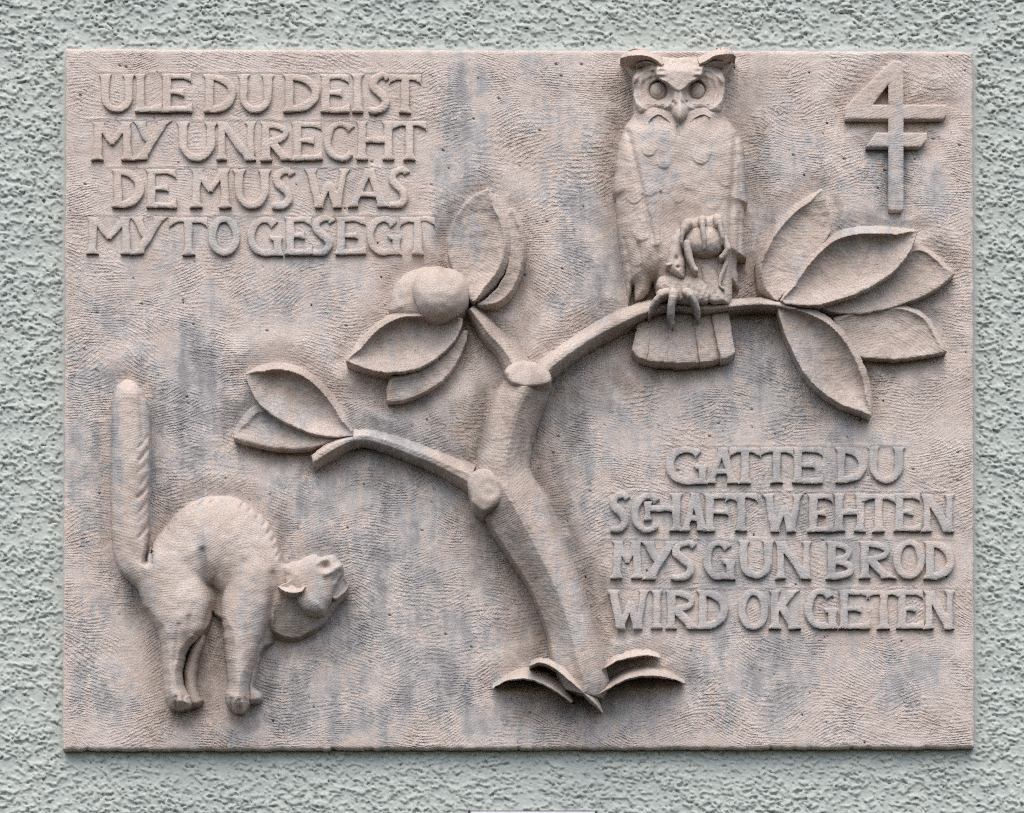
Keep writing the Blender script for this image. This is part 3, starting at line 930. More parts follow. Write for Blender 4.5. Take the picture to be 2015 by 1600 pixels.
foot_o = resample([(1341, 440), (1350, 430), (1375, 427), (1405, 424), (1420, 430), (1424, 446), (1415, 456), (1355, 456), (1342, 452)], 2.4, True)
carve('foot', [foot_o], lambda Q, d: 60 + 16 * np.sqrt(np.clip(1 - (1 - np.clip(d / 12, 0, 1)) ** 2, 0, 1)), owl, back=20, step=2.0, tool=.2, soft=0, foot=False)
for path, z in (([(1354, 440, 8.5), (1347, 450, 8)], 86), ([(1382, 432, 9), (1382, 438, 9)], 90), ([(1412, 430, 9), (1414, 438, 9)], 88)):
    rod(owl, 'toe', path, z, back=45)
for path, z in (([(1347, 448, 5.5), (1342, 462, 5), (1342, 476, 4), (1346, 486, 2.5)], [87, 86, 83, 78]),
                ([(1382, 438, 5), (1384, 455, 5), (1386, 472, 4.5), (1386, 489, 2.5)], [93, 94, 93, 88]),
                ([(1415, 436, 5), (1419, 452, 5), (1422, 468, 4), (1421, 480, 2.5)], [89, 88, 86, 80])):
    rod(owl, 'talon', path, z, back=50, grey=.15)

# ------------------------------------------------------------------ the cat
cat_o = resample([(225, 768), (237, 753), (253, 746), (271, 757), (286, 781), (295, 816), (296, 895), (294, 983), (293, 1050), (289, 1083), (286, 1106),
                  (297, 1074), (321, 1039), (348, 1009), (378, 987), (418, 976), (457, 978), (492, 994), (523, 1022), (544, 1053), (554, 1083), (560, 1108),
                  (580, 1105), (640, 1120), (670, 1142), (680, 1160), (670, 1180), (650, 1209), (630, 1234), (600, 1254), (566, 1265), (536, 1266), (519, 1273), (505, 1306), (493, 1345), (493, 1372), (486, 1396),
                  (470, 1404), (450, 1393), (442, 1374), (446, 1350), (444, 1306), (439, 1250), (436, 1221), (430, 1214), (418, 1203), (409, 1236), (374, 1276), (363, 1302), (361, 1341), (376, 1372), (377, 1388),
                  (361, 1397), (341, 1396), (327, 1381), (322, 1355), (319, 1306), (316, 1267), (306, 1236), (284, 1197), (271, 1162), (258, 1146), (236, 1124), (226, 1101), (218, 1048), (217, 939), (220, 808)],
                 2.6, True, (10, 31, 45))


def cat_h(Q, d):
    u, v = Q[:, 0], Q[:, 1]
    edge = 12 + 60 * np.sqrt(np.clip(1 - (1 - np.clip(d / 38, 0, 1)) ** 2, 0, 1))
    tail = capsule(Q, [(256, 786, 42, 52), (256, 900, 42, 55), (255, 1040, 42, 54), (262, 1105, 38, 52), (300, 1140, 36, 50)], .9)
    torso = capsule(Q, [(330, 1110, 84, 58), (395, 1062, 92, 60), (455, 1066, 92, 62), (505, 1120, 80, 60)], .55)
    haunch = capsule(Q, [(325, 1120, 62, 64), (350, 1185, 66, 70), (352, 1225, 50, 68)], .6)
    hind = capsule(Q, [(352, 1215, 44, 68), (346, 1265, 32, 62), (341, 1310, 24, 60), (343, 1352, 21, 60), (350, 1380, 28, 64)], .9)
    fore = capsule(Q, [(500, 1130, 56, 66), (486, 1200, 52, 68), (473, 1260, 38, 68), (468, 1315, 28, 67), (466, 1352, 25, 67), (468, 1382, 28, 70)], .85)
    neck = capsule(Q, [(520, 1160, 66, 50), (575, 1190, 66, 40), (650, 1170, 50, 30)], .5)
    h = torso
    for x in (haunch, hind, fore, neck):
        h = smax(h, x, 5)
    h = np.where((u < 300) & (v < 1110), tail, smax(h, tail, 6))
    h = np.minimum(h, edge)
    cap = np.where(u > 540, np.clip(47 - .34 * (v - 1160) - .08 * (u - 545), 12, 99), 99)
    h = h + (np.minimum(h, cap) - h) * sstep(528, 552, u + .35 * (v - 1200))
    # grooves
    for gl, dp, wd in (([(398, 1085), (404, 1130), (410, 1170), (418, 1204)], 8, 8), ([(372, 1040), (380, 1060)], 4, 20), ([(432, 1214), (428, 1180), (420, 1150)], 4, 9),
                       ([(536, 1130), (540, 1170), (528, 1215), (518, 1262)], 6, 8), ([(352, 1230), (348, 1262), (345, 1300)], 2.5, 4), ([(372, 1215), (376, 1245)], 3, 5),
                       ([(346, 1372), (347, 1396)], 5, 3), ([(361, 1372), (363, 1394)], 5, 3), ([(456, 1376), (455, 1400)], 5, 3), ([(470, 1378), (472, 1404)], 6, 3), ([(482, 1374), (485, 1398)], 5, 3)):
        h = h - dp * np.exp(-(pdist(Q, resample(gl, 6)) / wd) ** 2)
    # tuft cuts along the spine and down the tail
    back = resample([(312, 1068), (338, 1032), (372, 1004), (416, 990), (458, 991), (490, 1006), (518, 1034), (536, 1064), (545, 1095)], 24)
    for i, (a, b) in enumerate(back):
        dd = np.hypot(u - a, v - b)
        h = h - (2.0 + 2.6 * abs(math.sin(i * 2.3))) * np.exp(-(pdist(Q, [(a, b), (a + 5, b - 8)]) / 3.6) ** 2)
    for i in range(8):
        y = 868 + i * 25 + 5 * math.sin(i * 3.1)
        h = h - (2.6 + 1.6 * math.sin(i * 1.9)) * np.exp(-(pdist(Q, [(274 + 3 * math.sin(i * 2.7), y + 12), (283, y + 2), (291, y - 9)]) / 3.6) ** 2)
    h = h - 3.0 * np.exp(-(pdist(Q, [(276, 780), (281, 860)]) / 6) ** 2)
    return h + wob(Q, 1.3, 22)


for nm, pl, top in (('far_leg', [(378, 1270), (398, 1240), (404, 1262), (392, 1300), (388, 1345), (394, 1368), (400, 1378), (392, 1390), (376, 1390), (366, 1372), (362, 1320)], 26),
                    ('far_leg', [(492, 1310), (512, 1290), (505, 1330), (500, 1350), (513, 1362), (517, 1376), (506, 1384), (490, 1384), (484, 1370)], 30)):
    o = resample(pl, 2.5, True)
    carve('leg', [o], lambda Q, d, t=top: 4 + (t - 4) * np.sqrt(np.clip(1 - (1 - np.clip(d / 12, 0, 1)) ** 2, 0, 1)), None, tool=.3)['far'] = 1
far_legs = [o for o in col.objects if o.get('far')]
cat = carve('cat', [cat_o], cat_h, plaque, tool=.40, soft=0, label='arched cat with raised tail looking up')
for o in far_legs:
    del o['far']
    o.parent = cat
ch = resample([(556, 1128), (560, 1117), (570, 1112), (591, 1101), (617, 1090), (631, 1096), (646, 1092), (657, 1093), (667, 1103), (675, 1112), (673, 1127), (668, 1139), (660, 1156), (655, 1172),
               (644, 1192), (635, 1205), (620, 1208), (604, 1203), (591, 1194), (584, 1178), (570, 1160)], 2.4, True)


def cathead_h(Q, d):
    u, v = Q[:, 0], Q[:, 1]
    h = 46 + 19 * np.sqrt(np.clip(1 - (1 - np.clip(d / 30, 0, 1)) ** 2, 0, 1))
    h = h - 10 * sstep(24, 0, np.hypot(u - 560, v - 1128))
    # eye hollow, brow above it, ridge running out to the raised muzzle
    h = h - 13 * np.exp(-((u - 640) / 8.5) ** 2 - ((v - 1114) / 7.5) ** 2)
    h = h + 3.5 * np.exp(-(pdist(Q, [(626, 1108), (632, 1101), (644, 1099)]) / 5) ** 2)
    h = h + 5.0 * np.exp(-(pdist(Q, [(640, 1130), (655, 1124), (667, 1115)]) / 6) ** 2)
    h = h - 2.5 * np.exp(-(pdist(Q, [(656, 1143), (668, 1128)]) / 4) ** 2)
    return h + wob(Q, .6, 16)


carve('head', [ch], cathead_h, cat, back=6, step=1.9, tool=.3, soft=1.0)
er = resample([(546, 1154), (556, 1149), (568, 1144), (579, 1135), (588, 1142), (602, 1154), (593, 1164), (578, 1167), (562, 1164)], 2.2, True, (0, 5))
carve('ear', [er], lambda Q, d: 66 + (Q[:, 1] - 1150) * .45 - 7 * np.clip(d / 9, 0, 1), cat, back=20, step=1.7, tool=.05, foot=False)
e2 = resample([(664, 1146), (677, 1135), (685, 1147), (685, 1157), (676, 1168), (663, 1178), (654, 1175), (657, 1162)], 2.2, True, (2, 5))
carve('ear', [e2], lambda Q, d: 44 - 4 * np.clip(d / 6, 0, 1), cat, back=2, step=1.7, tool=.05)

# ------------------------------------------------------------------ house mark beside the leaves
mark = [np.array(p, float) for p in (
    [(1748, 150), (1748, 412), (1752, 414), (1778, 413), (1778, 128), (1774, 121), (1762, 119)],
    [(1762, 119), (1752, 124), (1742, 131), (1662, 211), (1662, 234), (1696, 234), (1748, 166), (1760, 140)],
    [(1662, 211), (1696, 206), (1864, 206), (1864, 226), (1856, 234), (1662, 234)],
    [(1724, 261), (1824, 261), (1824, 274), (1812, 289), (1703, 289)])]
mark = [resample(p, 4, True, range(len(p))) for p in mark]
carve('house_mark', mark, lambda Q, d: 14 + wob(Q, .8, 14), plaque, tool=.35, flare=2.5, step=4, soft=1.0, hs=1.0, label='raised mark like a figure four on a crossed staff')


# ------------------------------------------------------------------ lettering
def quad_strip(P, w):
    P = np.asarray(P, float)
    w = np.broadcast_to(np.asarray(w, float), (len(P),))
    T = np.gradient(P, axis=0)
    if np.linalg.norm(P[0] - P[-1]) < 1e-6:
        T[0] = T[-1] = P[1] - P[-2]
    T /= np.maximum(np.linalg.norm(T, axis=1, keepdims=True), 1e-9)
    N = np.stack([-T[:, 1], T[:, 0]], 1)
    L, Q = P + N * w[:, None] / 2, P - N * w[:, None] / 2
    if np.linalg.norm(P[0] - P[-1]) < 1e-6:
        m = len(P) // 2
        L2, Q2 = np.vstack([L[m - 1:], L[1:3]]), np.vstack([Q[m - 1:], Q[1:3]])
        return [np.vstack([L[:m + 2], Q[:m + 2][::-1]]), np.vstack([L2, Q2[::-1]])]
    return [np.vstack([L, Q[::-1]])]


def ell(cx, cy, rx, ry, a0, a1, n=18):
    a = np.radians(np.linspace(a0, a1, n))
    return np.stack([cx + rx * np.cos(a), cy + ry * np.sin(a)], 1)


def stroke(xa, ya, xb, yb, w, fa=0.0, fb=0.0, wb=None):
    """straight stroke with flared ends; ends are cut level"""
    wb = w if wb is None else wb
    L = math.hypot(xb - xa, yb - ya)
    k = L / max(abs(yb - ya), 1e-6)
    ha, hb_ = w * k / 2, wb * k / 2
    e = 11.0 / L

    def at(t):
        return xa + (xb - xa) * t, ya + (yb - ya) * t
    pts = []
    left, right = [], []
    for t, g in ((0, fa), (e * .3, fa * .75), (e * .65, fa * .3), (e, 0), (1 - e, 0), (1 - e * .65, fb * .3), (1 - e * .3, fb * .75), (1, fb)):
        x, y = at(t)
        hw = ha + (hb_ - ha) * t + g
        left.append((x - hw, y))
        right.append((x + hw, y))
    return np.array(left + right[::-1])


def hbar(xa, xb, y, w, drop=0.0, up=0.0, side='r'):
    """arm with a wedge serif at one end"""
    xe = xb if side == 'r' else xa
    s = 1 if side == 'r' else -1
    x0 = xa if side == 'r' else xb
    L = abs(xb - xa)
    pts = [(x0, y - w / 2), (xe - s * min(14, L * .6), y - w / 2), (xe - s * 3, y - w / 2 - up * .55), (xe, y - w / 2 - up), (xe + s * 1.5, y + w / 2 + drop), (xe - s * 3, y + w / 2 + drop * .55), (xe - s * min(15, L * .65), y + w / 2), (x0, y + w / 2)]
    return np.array(pts if side == 'r' else pts)


def glyph(c, x0, x1, y0, y1):
    t, th, br = 16.0, 12.5, 10.5
    w, h = x1 - x0, y1 - y0
    xm, ym = (x0 + x1) / 2, (y0 + y1) / 2
    f = 5.0
    P = []
    if c == 'I':
        P = [stroke(xm, y0, xm, y1, min(t, w * .7), f, f)]
    elif c in 'EFL':
        xs = x0 + t / 2 + 4
        P = [stroke(xs, y0, xs, y1, t, 4, 4)]
        if c != 'L':
            P += [hbar(xs, x1 - 2, y0 + br / 2, br, drop=8), hbar(xs, x0 + w * .72, ym - 1, br * .85, drop=4, up=4)]
        if c != 'F':
            P += [hbar(xs, x1, y1 - br / 2, br, up=9)]
    elif c == 'T':
        P = [stroke(xm, y0, xm, y1, t, 3, 6), hbar(xm, x1, y0 + br / 2, br, drop=9), hbar(x0, xm, y0 + br / 2, br, drop=9, side='l')]
    elif c == 'H':
        xa, xb = x0 + t / 2 + 4, x1 - t / 2 - 4
        P = [stroke(xa, y0, xa, y1, t, 4, 5), stroke(xb, y0, xb, y1, t, 4, 5), np.array([(xa, ym - 7), (xb, ym - 7), (xb, ym + 5), (xa, ym + 5)])]
    elif c == 'h':      # small h tied into the bowl of the C, sharing its tall right stem
        xa, xb = x0 + 6, x1 - t / 2 - 5
        P = [stroke(xa, y0 + 16, xa, y1 - 22, 12, 3, 4), stroke(xb, y0, xb, y1, t, 4, 7), np.array([(xa, ym - 13), (xb, ym - 13), (xb, ym - 1), (xa, ym - 1)])]
    elif c == 'U':
        xa, xb = x0 + t / 2 + 1, x1 - t / 2 - 1
        rx = (xb - xa) / 2
        ry = min(rx * 1.05, h * .42)
        yc = y1 - th / 2 - ry
        c1 = np.vstack([[(xa, y0)], [(xa, (y0 + yc) / 2)], ell(xm, yc, rx, ry, 180, 0, 20), [(xb, (y0 + yc) / 2)], [(xb, y0)]])
        wd = np.concatenate([[t, t], t - (t - th) * np.sin(np.linspace(0, math.pi, 20)), [t, t]])
        P = quad_strip(c1, wd) + [stroke(xa, y0, xa, y0 + 34, t, 5, 0), stroke(xb, y0, xb, y0 + 34, t, 5, 0)]
    elif c == 'O':
        c1 = ell(xm, ym, w / 2 - t / 2, h / 2 - th / 2 + 1, 0, 360, 33)
        a = np.linspace(0, 2 * math.pi, 33)
        P = quad_strip(c1, th + (t - th) * np.cos(a) ** 2)
    elif c in 'CG':
        rx, ry = w / 2 - t / 2 + (2 if c == 'C' else 0), h / 2 - th / 2 + 1
        xc = xm + (2 if c == 'C' else 0)
        a = np.linspace(-42, -318 if c == 'C' else -300, 30)
        c1 = np.stack([xc + rx * np.cos(np.radians(a)), ym + ry * np.sin(np.radians(a))], 1)
        wd = th + (t - th) * np.cos(np.radians(a)) ** 2
        wd[:3] += (4, 2.5, 1)
        P = quad_strip(c1, wd)
        if c == 'G':
            xs = x1 - t / 2 - 2
            P += [stroke(xs, ym + 1, xs, y1, t, 3, 3), np.array([(xm, y1 - br), (xs, y1 - br), (xs + t / 2 + 4, y1), (xm, y1)]), np.array([(xs - 18, ym - 1), (xs + 9, ym - 1), (xs + 8, ym + 9), (xs - 14, ym + 8)])]
    elif c == 'D':
        xs = x0 + t / 2 + 5
        rx, ry = x1 - t / 2 - xs - 6, h / 2 - th / 2
        c1 = np.vstack([[(xs, ym - ry)], ell(xs + 6, ym, rx, ry, -90, 90, 22), [(xs, ym + ry)]])
        a = np.linspace(-90, 90, 22)
        wd = np.concatenate([[th], th + (t + 1 - th) * np.cos(np.radians(a)), [th]])
        P = [stroke(xs, y0, xs, y1, t, 5, 5)] + quad_strip(c1, wd)
    elif c == 'B' or c == 'R':
        xs = x0 + t / 2 + 4
        yb = ym + 2
        ry = (yb - y0) / 2 - th / 2 + 2
        yc = y0 + th / 2 + ry
        rx = (x1 - (6 if c == 'R' else 6)) - t / 2 - xs
        rx = rx * (.88 if c == 'R' else .92)
        c1 = np.vstack([[(xs, yc - ry)], ell(xs + 4, yc, rx, ry, -90, 90, 16), [(xs, yc + ry)]])
        P = [stroke(xs, y0, xs, y1, t, 4, 5)] + quad_strip(c1, th)
        if c == 'R':
            P += [stroke(xs + 12, yb + 1, x1 - t / 2 - 2, y1, t, 0, 4)]
        else:
            ry2 = (y1 - yb) / 2 - th / 2 + 3
            yc2 = y1 - th / 2 - ry2
            c2 = np.vstack([[(xs, yc2 - ry2)], ell(xs + 4, yc2, x1 - t / 2 - xs - 4, ry2, -90, 90, 16), [(xs, yc2 + ry2)]])
            P += quad_strip(c2, th + 1)
    elif c == 'S':
        k = [(.94, .16), (.80, .07), (.56, .07), (.30, .16), (.26, .32), (.48, .46), (.70, .58), (.80, .74), (.66, .89), (.40, .94), (.06, .93)]
        c1 = resample([(x0 + a * w, y0 + b * h) for a, b in k], 3.5)
        n = len(c1)
        q = np.linspace(0, 1, n)
        P = quad_strip(c1, 11 + 6 * np.sin(np.pi * q) + 4 * np.exp(-(q / .05) ** 2))
    elif c == 'M':
        xa, xb = x0 + t / 2 + 6, x1 - t / 2 - 6
        P = [stroke(xa + 2, y0, xa - 1, y1, t, 4, 6), stroke(xb - 2, y0, xb + 1, y1, t, 4, 6), stroke(xa + 2, y0, xm + 1, y0 + h * .60, th, 2, -3), stroke(xb - 2, y0, xm - 1, y0 + h * .60, th - 1, 2, -3)]
    elif c == 'N':
        xa, xb = x0 + t / 2 + 4, x1 - t / 2 - 3
        P = [stroke(xa, y0, xa, y1, t - 2, 4, 5), stroke(xb, y0, xb, y1, t - 3, 5, 0), stroke(xa, y0, xb, y1, t, 2, 2)]
    elif c == 'Y':
        P = [stroke(x1 - 12, y0, x0 + 14, y1, t, 5, 5), stroke(x0 + 12, y0, x0 + w * .44, y0 + h * .58, t, 5, -4)]
    elif c == 'W':
        k = w / 4
        xs = [x0 + 9, x0 + w * .30, x0 + w * .53, x0 + w * .72, x1 - 10]
        P = [stroke(xs[0], y0, xs[1], y1, t, 5, 2), stroke(xs[2], y0 + h * .30, xs[1], y1, th - 1, -3, 2), stroke(xs[2], y0 + h * .30, xs[3], y1, t, -3, 2), stroke(xs[4], y0, xs[3], y1, th, 5, 2)]
    elif c == 'A':
        xp = x0 + w * .52
        P = [stroke(xp, y0, x0 + 12, y1, th, 1, 5), stroke(xp, y0, x1 - 13, y1, t, 2, 5), np.array([(x0 + w * .30, y0 + h * .60), (x0 + w * .70, y0 + h * .60), (x0 + w * .74, y0 + h * .74), (x0 + w * .26, y0 + h * .74)])]
    elif c == 'K':
        xs = x0 + t / 2 + 5
        P = [stroke(xs, y0, xs, y1, t, 5, 5), stroke(x1 - 14, y0, xs + 2, ym + 4, th, 5, 0), stroke(xs + 12, ym - 8, x1 - 12, y1, t, 0, 5)]
    return P


ROWS_A = [
    (146, 221, [('U', 198, 262), ('L', 264, 318), ('E', 316, 378), ('D', 399, 465), ('U', 470, 536), ('D', 556, 629), ('E', 629, 688), ('I', 690, 717), ('S', 722, 768), ('T', 766, 828)]),
    (239, 315, [('M', 178, 264), ('Y', 262, 336), ('U', 351, 424), ('N', 424, 504), ('R', 511, 577), ('E', 573, 634), ('C', 636, 702), ('H', 700, 776), ('T', 772, 839)]),
    (332, 408, [('D', 219, 283), ('E', 286, 348), ('M', 372, 456), ('U', 461, 530), ('S', 532, 578), ('W', 602, 688), ('A', 682, 768), ('S', 762, 804)]),
    (427, 501, [('M', 168, 262), ('Y', 256, 328), ('T', 333, 408), ('O', 409, 473), ('G', 486, 556), ('E', 559, 615), ('S', 610, 657), ('E', 659, 720), ('G', 720, 790), ('T', 788, 856)])]
ROWS_B = [
    (880, 951, [('G', 1310, 1392), ('A', 1386, 1456), ('T', 1436, 1496), ('T', 1497, 1560), ('E', 1558, 1620), ('D', 1642, 1706), ('U', 1710, 1778)]),
    (971, 1046, [('S', 1197, 1238), ('C', 1241, 1303), ('h', 1269, 1344), ('A', 1336, 1396), ('F', 1384, 1452), ('T', 1428, 1490), ('W', 1502, 1580), ('E', 1588, 1640), ('H', 1639, 1705), ('T', 1696, 1762), ('E', 1758, 1812), ('N', 1812, 1879)]),
    (1064, 1139, [('M', 1200, 1268), ('Y', 1263, 1334), ('S', 1316, 1371), ('G', 1383, 1447), ('U', 1454, 1521), ('N', 1524, 1598), ('B', 1625, 1683), ('R', 1690, 1760), ('O', 1757, 1821), ('D', 1817, 1879)]),
    (1160, 1237, [('W', 1197, 1278), ('I', 1279, 1306), ('R', 1309, 1376), ('D', 1370, 1433), ('O', 1452, 1513), ('K', 1512, 1577), ('G', 1583, 1648), ('E', 1649, 1712), ('T', 1706, 1772), ('E', 1763, 1818), ('N', 1816, 1880)])]
for rows, lab, hh in ((ROWS_A, 'four raised lines of capitals beginning ULE DU DEIST', 8.8), (ROWS_B, 'four raised lines of capitals beginning GATTE DU', 9.3)):
    ins = pt_empty('inscription', plaque, lab)
    slope = .42 if hh < 9 else .62
    for (ya, yb, ls) in rows:
        for (c, xa, xb) in ls:
            jy = random.uniform(-1.2, 1.2)
            hv = hh + random.uniform(-1.2, 1.0)
            if c in 'OCGSU':
                ya2, yb2 = ya - (1 if c != 'U' else 0), yb + 1
            else:
                ya2, yb2 = ya, yb
            sd = random.random() * 90
            polys = []
            for p in glyph(c, xa, xb, ya2 + jy, yb2 + jy):
                p = densify(np.asarray(p, float))
                # hand-cut unevenness
                p = p + np.stack([perlin(p[:, 0] / 22, p[:, 1] / 22, sd), perlin(p[:, 0] / 22, p[:, 1] / 22, sd + 5)], 1) * 1.6
                polys.append(p)
            carve('letter', polys, lambda Q, d, hv=hv, sd=sd, ya=ya, yb=yb: hv * (slope + (1.12 - slope) * np.clip((Q[:, 1] - ya) / (yb - ya), 0, 1)) + wob(Q, .9, 16, sd), ins, step=4.2, tool=.30, flare=3.0, back=-6, soft=1.3, hs=1.0, dirt=0, grey=(.24 if hh > 9 else (.16 if ya > 400 else .05)))

# ------------------------------------------------------------------ the slab
THICK = 21.0         # slab front to the face of the render, px
g = 2.5
C4 = np.array([(130, 97), (1914, 102), (1917, 1471), (123, 1475)], float)
nu, nv = 716, 551
a, b = np.meshgrid(np.linspace(0, 1, nu), np.linspace(0, 1, nv))
U = (C4[0, 0] * (1 - a) + C4[1, 0] * a) * (1 - b) + (C4[3, 0] * (1 - a) + C4[2, 0] * a) * b
Vv = (C4[0, 1] * (1 - a) + C4[1, 1] * a) * (1 - b) + (C4[3, 1] * (1 - a) + C4[2, 1] * a) * b
# distance to whatever is carved proud of the slab
mask = np.zeros(U.shape, bool)
lmask = np.zeros(U.shape, bool)
Qall = np.stack([U.ravel(), Vv.ravel()], 1)
for p in FOOTPRINTS:
    lo, hi = p.min(0), p.max(0)
    i0, i1 = np.searchsorted(Vv[:, 0], lo[1]) - 2, np.searchsorted(Vv[:, 0], hi[1]) + 3
    j0, j1 = np.searchsorted(U[0], lo[0]) - 5, np.searchsorted(U[0], hi[0]) + 5
    i0, j0 = max(i0, 0), max(j0, 0)
    sub = np.stack([U[i0:i1, j0:j1].ravel(), Vv[i0:i1, j0:j1].ravel()], 1)
    if len(sub) == 0:
        continue
    # the footprint on the ground lies lower in the picture than the raised front
    ins_ = inside(sub - np.array([0, 4.0]), p).reshape(U[i0:i1, j0:j1].shape)
    small = (hi - lo).max() < 110 and ((hi[1] < 505 and hi[0] < 862) or (lo[1] > 876 and lo[0] > 1195 and hi[1] < 1245))
    if small:
        lmask[i0:i1, j0:j1] |= ins_
    else:
        mask[i0:i1, j0:j1] |= ins_


def edt(m, R_=20):
    gcol = np.where(m, 0, 1e3)
    for k in range(1, gcol.shape[0]):
        gcol[k] = np.minimum(gcol[k], gcol[k - 1] + 1)
    for k in range(gcol.shape[0] - 2, -1, -1):
        gcol[k] = np.minimum(gcol[k], gcol[k + 1] + 1)
    g2 = gcol ** 2
    out = g2.copy()
    for dx in range(1, R_ + 1):
        out[:, dx:] = np.minimum(out[:, dx:], g2[:, :-dx] + dx * dx)
        out[:, :-dx] = np.minimum(out[:, :-dx], g2[:, dx:] + dx * dx)
    return np.sqrt(out) * g


df, dlt = edt(mask, 24), edt(lmask, 8)
hs = 1.4 * perlin(U / 140, Vv / 110, 61) + 1.0 * perlin(U / 45, Vv / 38, 62) + .5 * perlin(U / 16, Vv / 14, 63)
# chased hollow round the figures, shallow sunk field round the letters
hs = hs - 9.0 * np.exp(-(df / 22) ** 2) + 2.0 * np.exp(-((df - 50) / 18) ** 2)
hs = hs - .6 * np.exp(-(dlt / 9) ** 2)
# ledges where the field between the lines was cut back
for rows in (ROWS_A, ROWS_B):
    for (ya, yb, ls) in rows:
        x0_, x1_ = ls[0][1] - 6, ls[-1][2] + 4
        inb = sstep(x0_ - 8, x0_ + 4, U) * sstep(x1_ + 8, x1_ - 4, U)
        hs = hs + inb * 1.3 * np.exp(-((Vv - (ya - 4) + 2 * perlin(U / 40, Vv * 0, 66)) / 3.0) ** 2)
# worn, slightly chipped arrises
eu = np.minimum(U - (C4[0, 0] + (C4[3, 0] - C4[0, 0]) * b), (C4[1, 0] + (C4[2, 0] - C4[1, 0]) * b) - U)
ev = np.minimum(Vv - (C4[0, 1] + (C4[1, 1] - C4[0, 1]) * a), (C4[3, 1] + (C4[2, 1] - C4[3, 1]) * a) - Vv)
ee = np.minimum(eu, ev)
ku = 1.6 * perlin(U / 30, Vv / 30, 71) + .8 * perlin(U / 7, Vv / 7, 72)
kf = np.exp(-ee / 4)
chip = np.clip(perlin(U / 16, Vv / 16, 73) - .45, 0, 1) * 9
U = U + kf * (ku + np.where(U < 1000, chip, -chip) * (eu < ev))
Vv = Vv + kf * (ku + np.where(Vv < 800, chip, -chip) * (ev <= eu))
hs = hs - (3.0 + 2.5 * np.clip(perlin(U / 18, Vv / 18, 70), -.6, 1)) * np.exp(-ee / 2.2)
for _ in range(380):
    i_, j_ = rng.integers(3, nv - 4), rng.integers(3, nu - 4)
    dp = rng.uniform(1.5, 6.0)
    hs[i_, j_] -= dp
    if dp > 4.6:
        hs[i_, j_ + rng.integers(-1, 2)] -= dp * .8
V0 = unproject(U.ravel(), Vv.ravel(), hs.ravel())
idx = np.arange(nu * nv).reshape(nv, nu)
F0 = np.stack([idx[:-1, :-1], idx[1:, :-1], idx[1:, 1:], idx[:-1, 1:]], -1).reshape(-1, 4)
ring = np.concatenate([idx[0, :], idx[1:, -1], idx[-1, -2::-1], idx[-2:0:-1, 0]])
n0 = len(V0)
top = V0[ring]
bot = top.copy()
bot[:, 1] = (THICK + 25) * S
nr = len(ring)
Vs = np.vstack([V0, bot])
k = np.arange(nr)
k2 = (k + 1) % nr
F1 = np.stack([ring[k], ring[k2], n0 + k2, n0 + k], 1)
uu, vv = np.concatenate([U.ravel(), U.ravel()[ring]]), np.concatenate([Vv.ravel(), Vv.ravel()[ring]])
tool = np.clip(.70 + .95 * fbm(U / 95, Vv / 110, 80, 3), .12, 1.35)
tool = tool * (1 - .55 * np.exp(-(dlt / 10) ** 2)) * sstep(0, 8, ee)
inA = sstep(150, 200, U) * sstep(870, 830, U) * sstep(125, 145, Vv) * sstep(520, 500, Vv)
tool = tool * (1 - .35 * inA)
tool = np.concatenate([tool.ravel(), np.full(nr, .15)])
ph_, fade_ = tool_phase(uu, vv)
att = dict(ph_, tool=tool * fade_, stain=stain(uu, vv), soot_shade=soot_shade(uu, vv))
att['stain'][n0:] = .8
att['soot_shade'][n0:] = 1.0
sm = np.concatenate([np.ones(len(F0), bool), np.zeros(len(F1), bool)])
slab = link('slab', make_mesh('slab', Vs, [F0, F1], M_STONE, att, sm), plaque)


# ------------------------------------------------------------------ the roughcast wall
def axis(lo, hi, step, far_lo, far_hi):
    mid = np.arange(lo, hi + step, step)
    left, x, s = [], lo, step
    while x > far_lo:
        s = min(s * 1.12, 14)
        x -= s
        left.append(x)
    right, x, s = [], mid[-1], step
    while x < far_hi:
        s = min(s * 1.12, 14)
        x += s
        right.append(x)
    return np.concatenate([left[::-1], mid, right])


ax = axis(-40, 2055, 2.4, -1300, 3300)
ay = axis(-40, 1640, 2.4, -900, 2500)
WU, WV = np.meshgrid(ax, ay)
wu = WU + 5 * perlin(WU / 20, WV / 20, 90)
wv = WV + 4 * perlin(WU / 20, WV / 20, 91)
n3 = perlin(wu / 6.5, wv / 5.0, 94)
b1 = .70 * perlin(wu / 19, wv / 13, 92) + .62 * perlin(wu / 9, wv / 6.5, 93) + .30 * n3
p1 = .70 * perlin(wu / 13, wv / 8, 96) + .60 * perlin(wu / 7, wv / 5, 97)
big = fbm(WU / 75, WV / 60, 99, 2)
hw = 3.2 * sstep(.0, .34, b1 + .25 * big) - 5.0 * sstep(.32, .66, p1 + .25 * big) + 1.6 * big + .8 * n3 + .5 * perlin(WU / 4.8, WV / 4.8, 101)
ds = np.maximum(np.maximum(C4[0, 0] - 3 - WU, WU - 1917), np.maximum(98 - WV, WV - 1474))
hw = hw * sstep(0, 8, ds) + 1.5 * (1 - sstep(0, 8, ds))
Vw = unproject(WU.ravel(), WV.ravel(), (hw - THICK - 6).ravel())
iw = np.arange(WU.size).reshape(WU.shape)
hole = (WU > 136) & (WU < 1900) & (WV > 112) & (WV < 1440)
q = ~(hole[:-1, :-1] & hole[1:, 1:])
Fw = np.stack([iw[:-1, :-1], iw[1:, :-1], iw[1:, 1:], iw[:-1, 1:]], -1)[q]
used = np.unique(Fw)
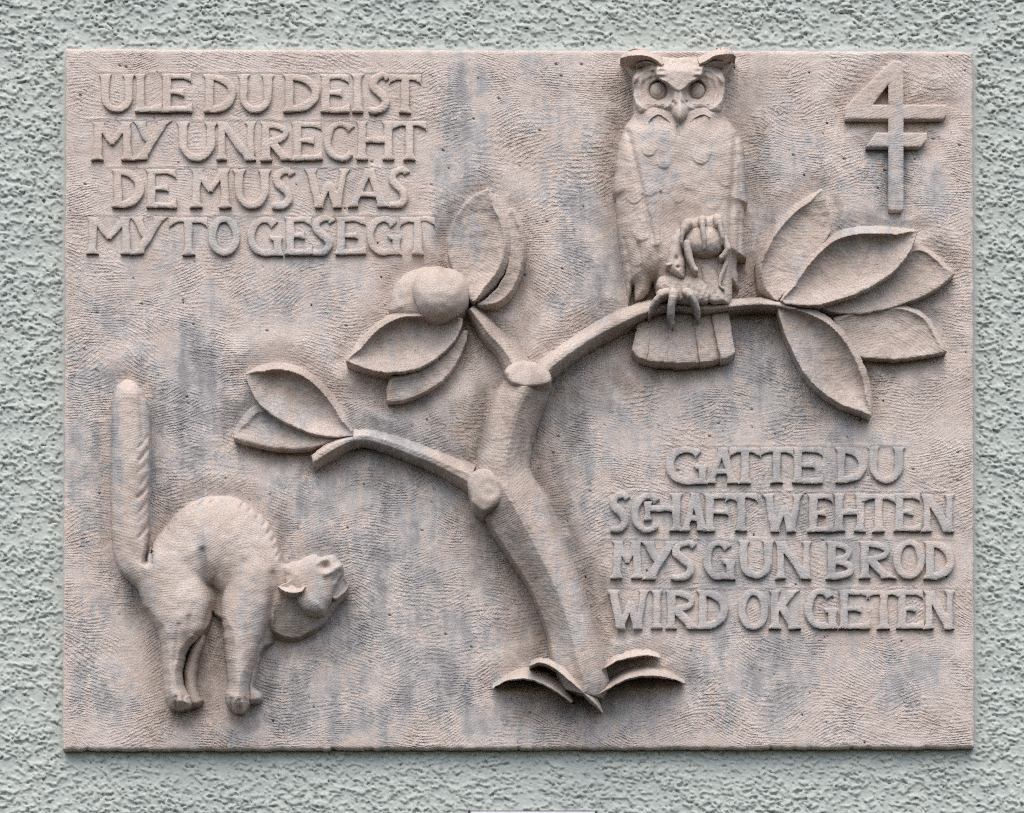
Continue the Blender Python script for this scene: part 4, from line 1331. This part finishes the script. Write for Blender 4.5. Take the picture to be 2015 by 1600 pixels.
mp = -np.ones(len(Vw), int)
mp[used] = np.arange(len(used))
wall = link('wall', make_mesh('wall', Vw[used], [mp[Fw]], M_WALL))
wall['kind'] = 'structure'

# ------------------------------------------------------------------ the sign below, only its top edge in the picture
m, t, b_ = nodes_of('white_enamel')
n = noise(t, nd(t, 'ShaderNodeNewGeometry').outputs['Position'], 30, 3)
t.links.new(ramp(t, n.outputs[0], [(.3, (.70, .69, .69)), (.7, (.80, .79, .79))]), b_.inputs['Base Color'])
b_.inputs['Roughness'].default_value = .35
M_WHITE = m
m, t, b_ = nodes_of('dark_frame_paint')
n = noise(t, nd(t, 'ShaderNodeNewGeometry').outputs['Position'], 80, 3)
t.links.new(ramp(t, n.outputs[0], [(.3, (.035, .035, .04)), (.7, (.06, .06, .065))]), b_.inputs['Base Color'])
b_.inputs['Roughness'].default_value = .5
M_FRAME = m


def box(name, u0, u1, v0, v1, h0, h1, mat, parent, bev=1.0):
    c = []
    for h, e in ((h0, 0), (h1 - bev, 0), (h1, bev)):
        for (u, v) in ((u0 + e, v0 + e), (u1 - e, v0 + e), (u1 - e, v1 - e), (u0 + e, v1 - e)):
            c.append(((u - W_PX / 2) * S, -h * S, ZP - (v - H_PX / 2) * S))
    f = [(8, 11, 10, 9), (0, 1, 2, 3)]
    for l in (0, 4):
        for i in range(4):
            j = (i + 1) % 4
            f.append((l + i, l + 4 + i, l + 4 + j, l + j))
    me = bpy.data.meshes.new(name)
    me.from_pydata(c, [], f)
    me.materials.append(mat)
    me.update()
    return link(name, me, parent)


sign = pt_empty('house_sign')
sign['label'] = 'white plate with thin dark backing fixed under the stone plaque'
sign['category'] = 'sign'
box('backing', 921, 1176, 1590.5, 1790, -34, -22, M_FRAME, sign)
box('plate', 926, 1171, 1593.5, 1786, -21.5, -17, M_WHITE, sign)
print('tris', sum(len(o.data.loop_triangles) if o.data.loop_triangles else sum(len(p.vertices) - 2 for p in o.data.polygons) for o in col.objects if o.type == 'MESH' and o.name not in ('wall', 'slab')))
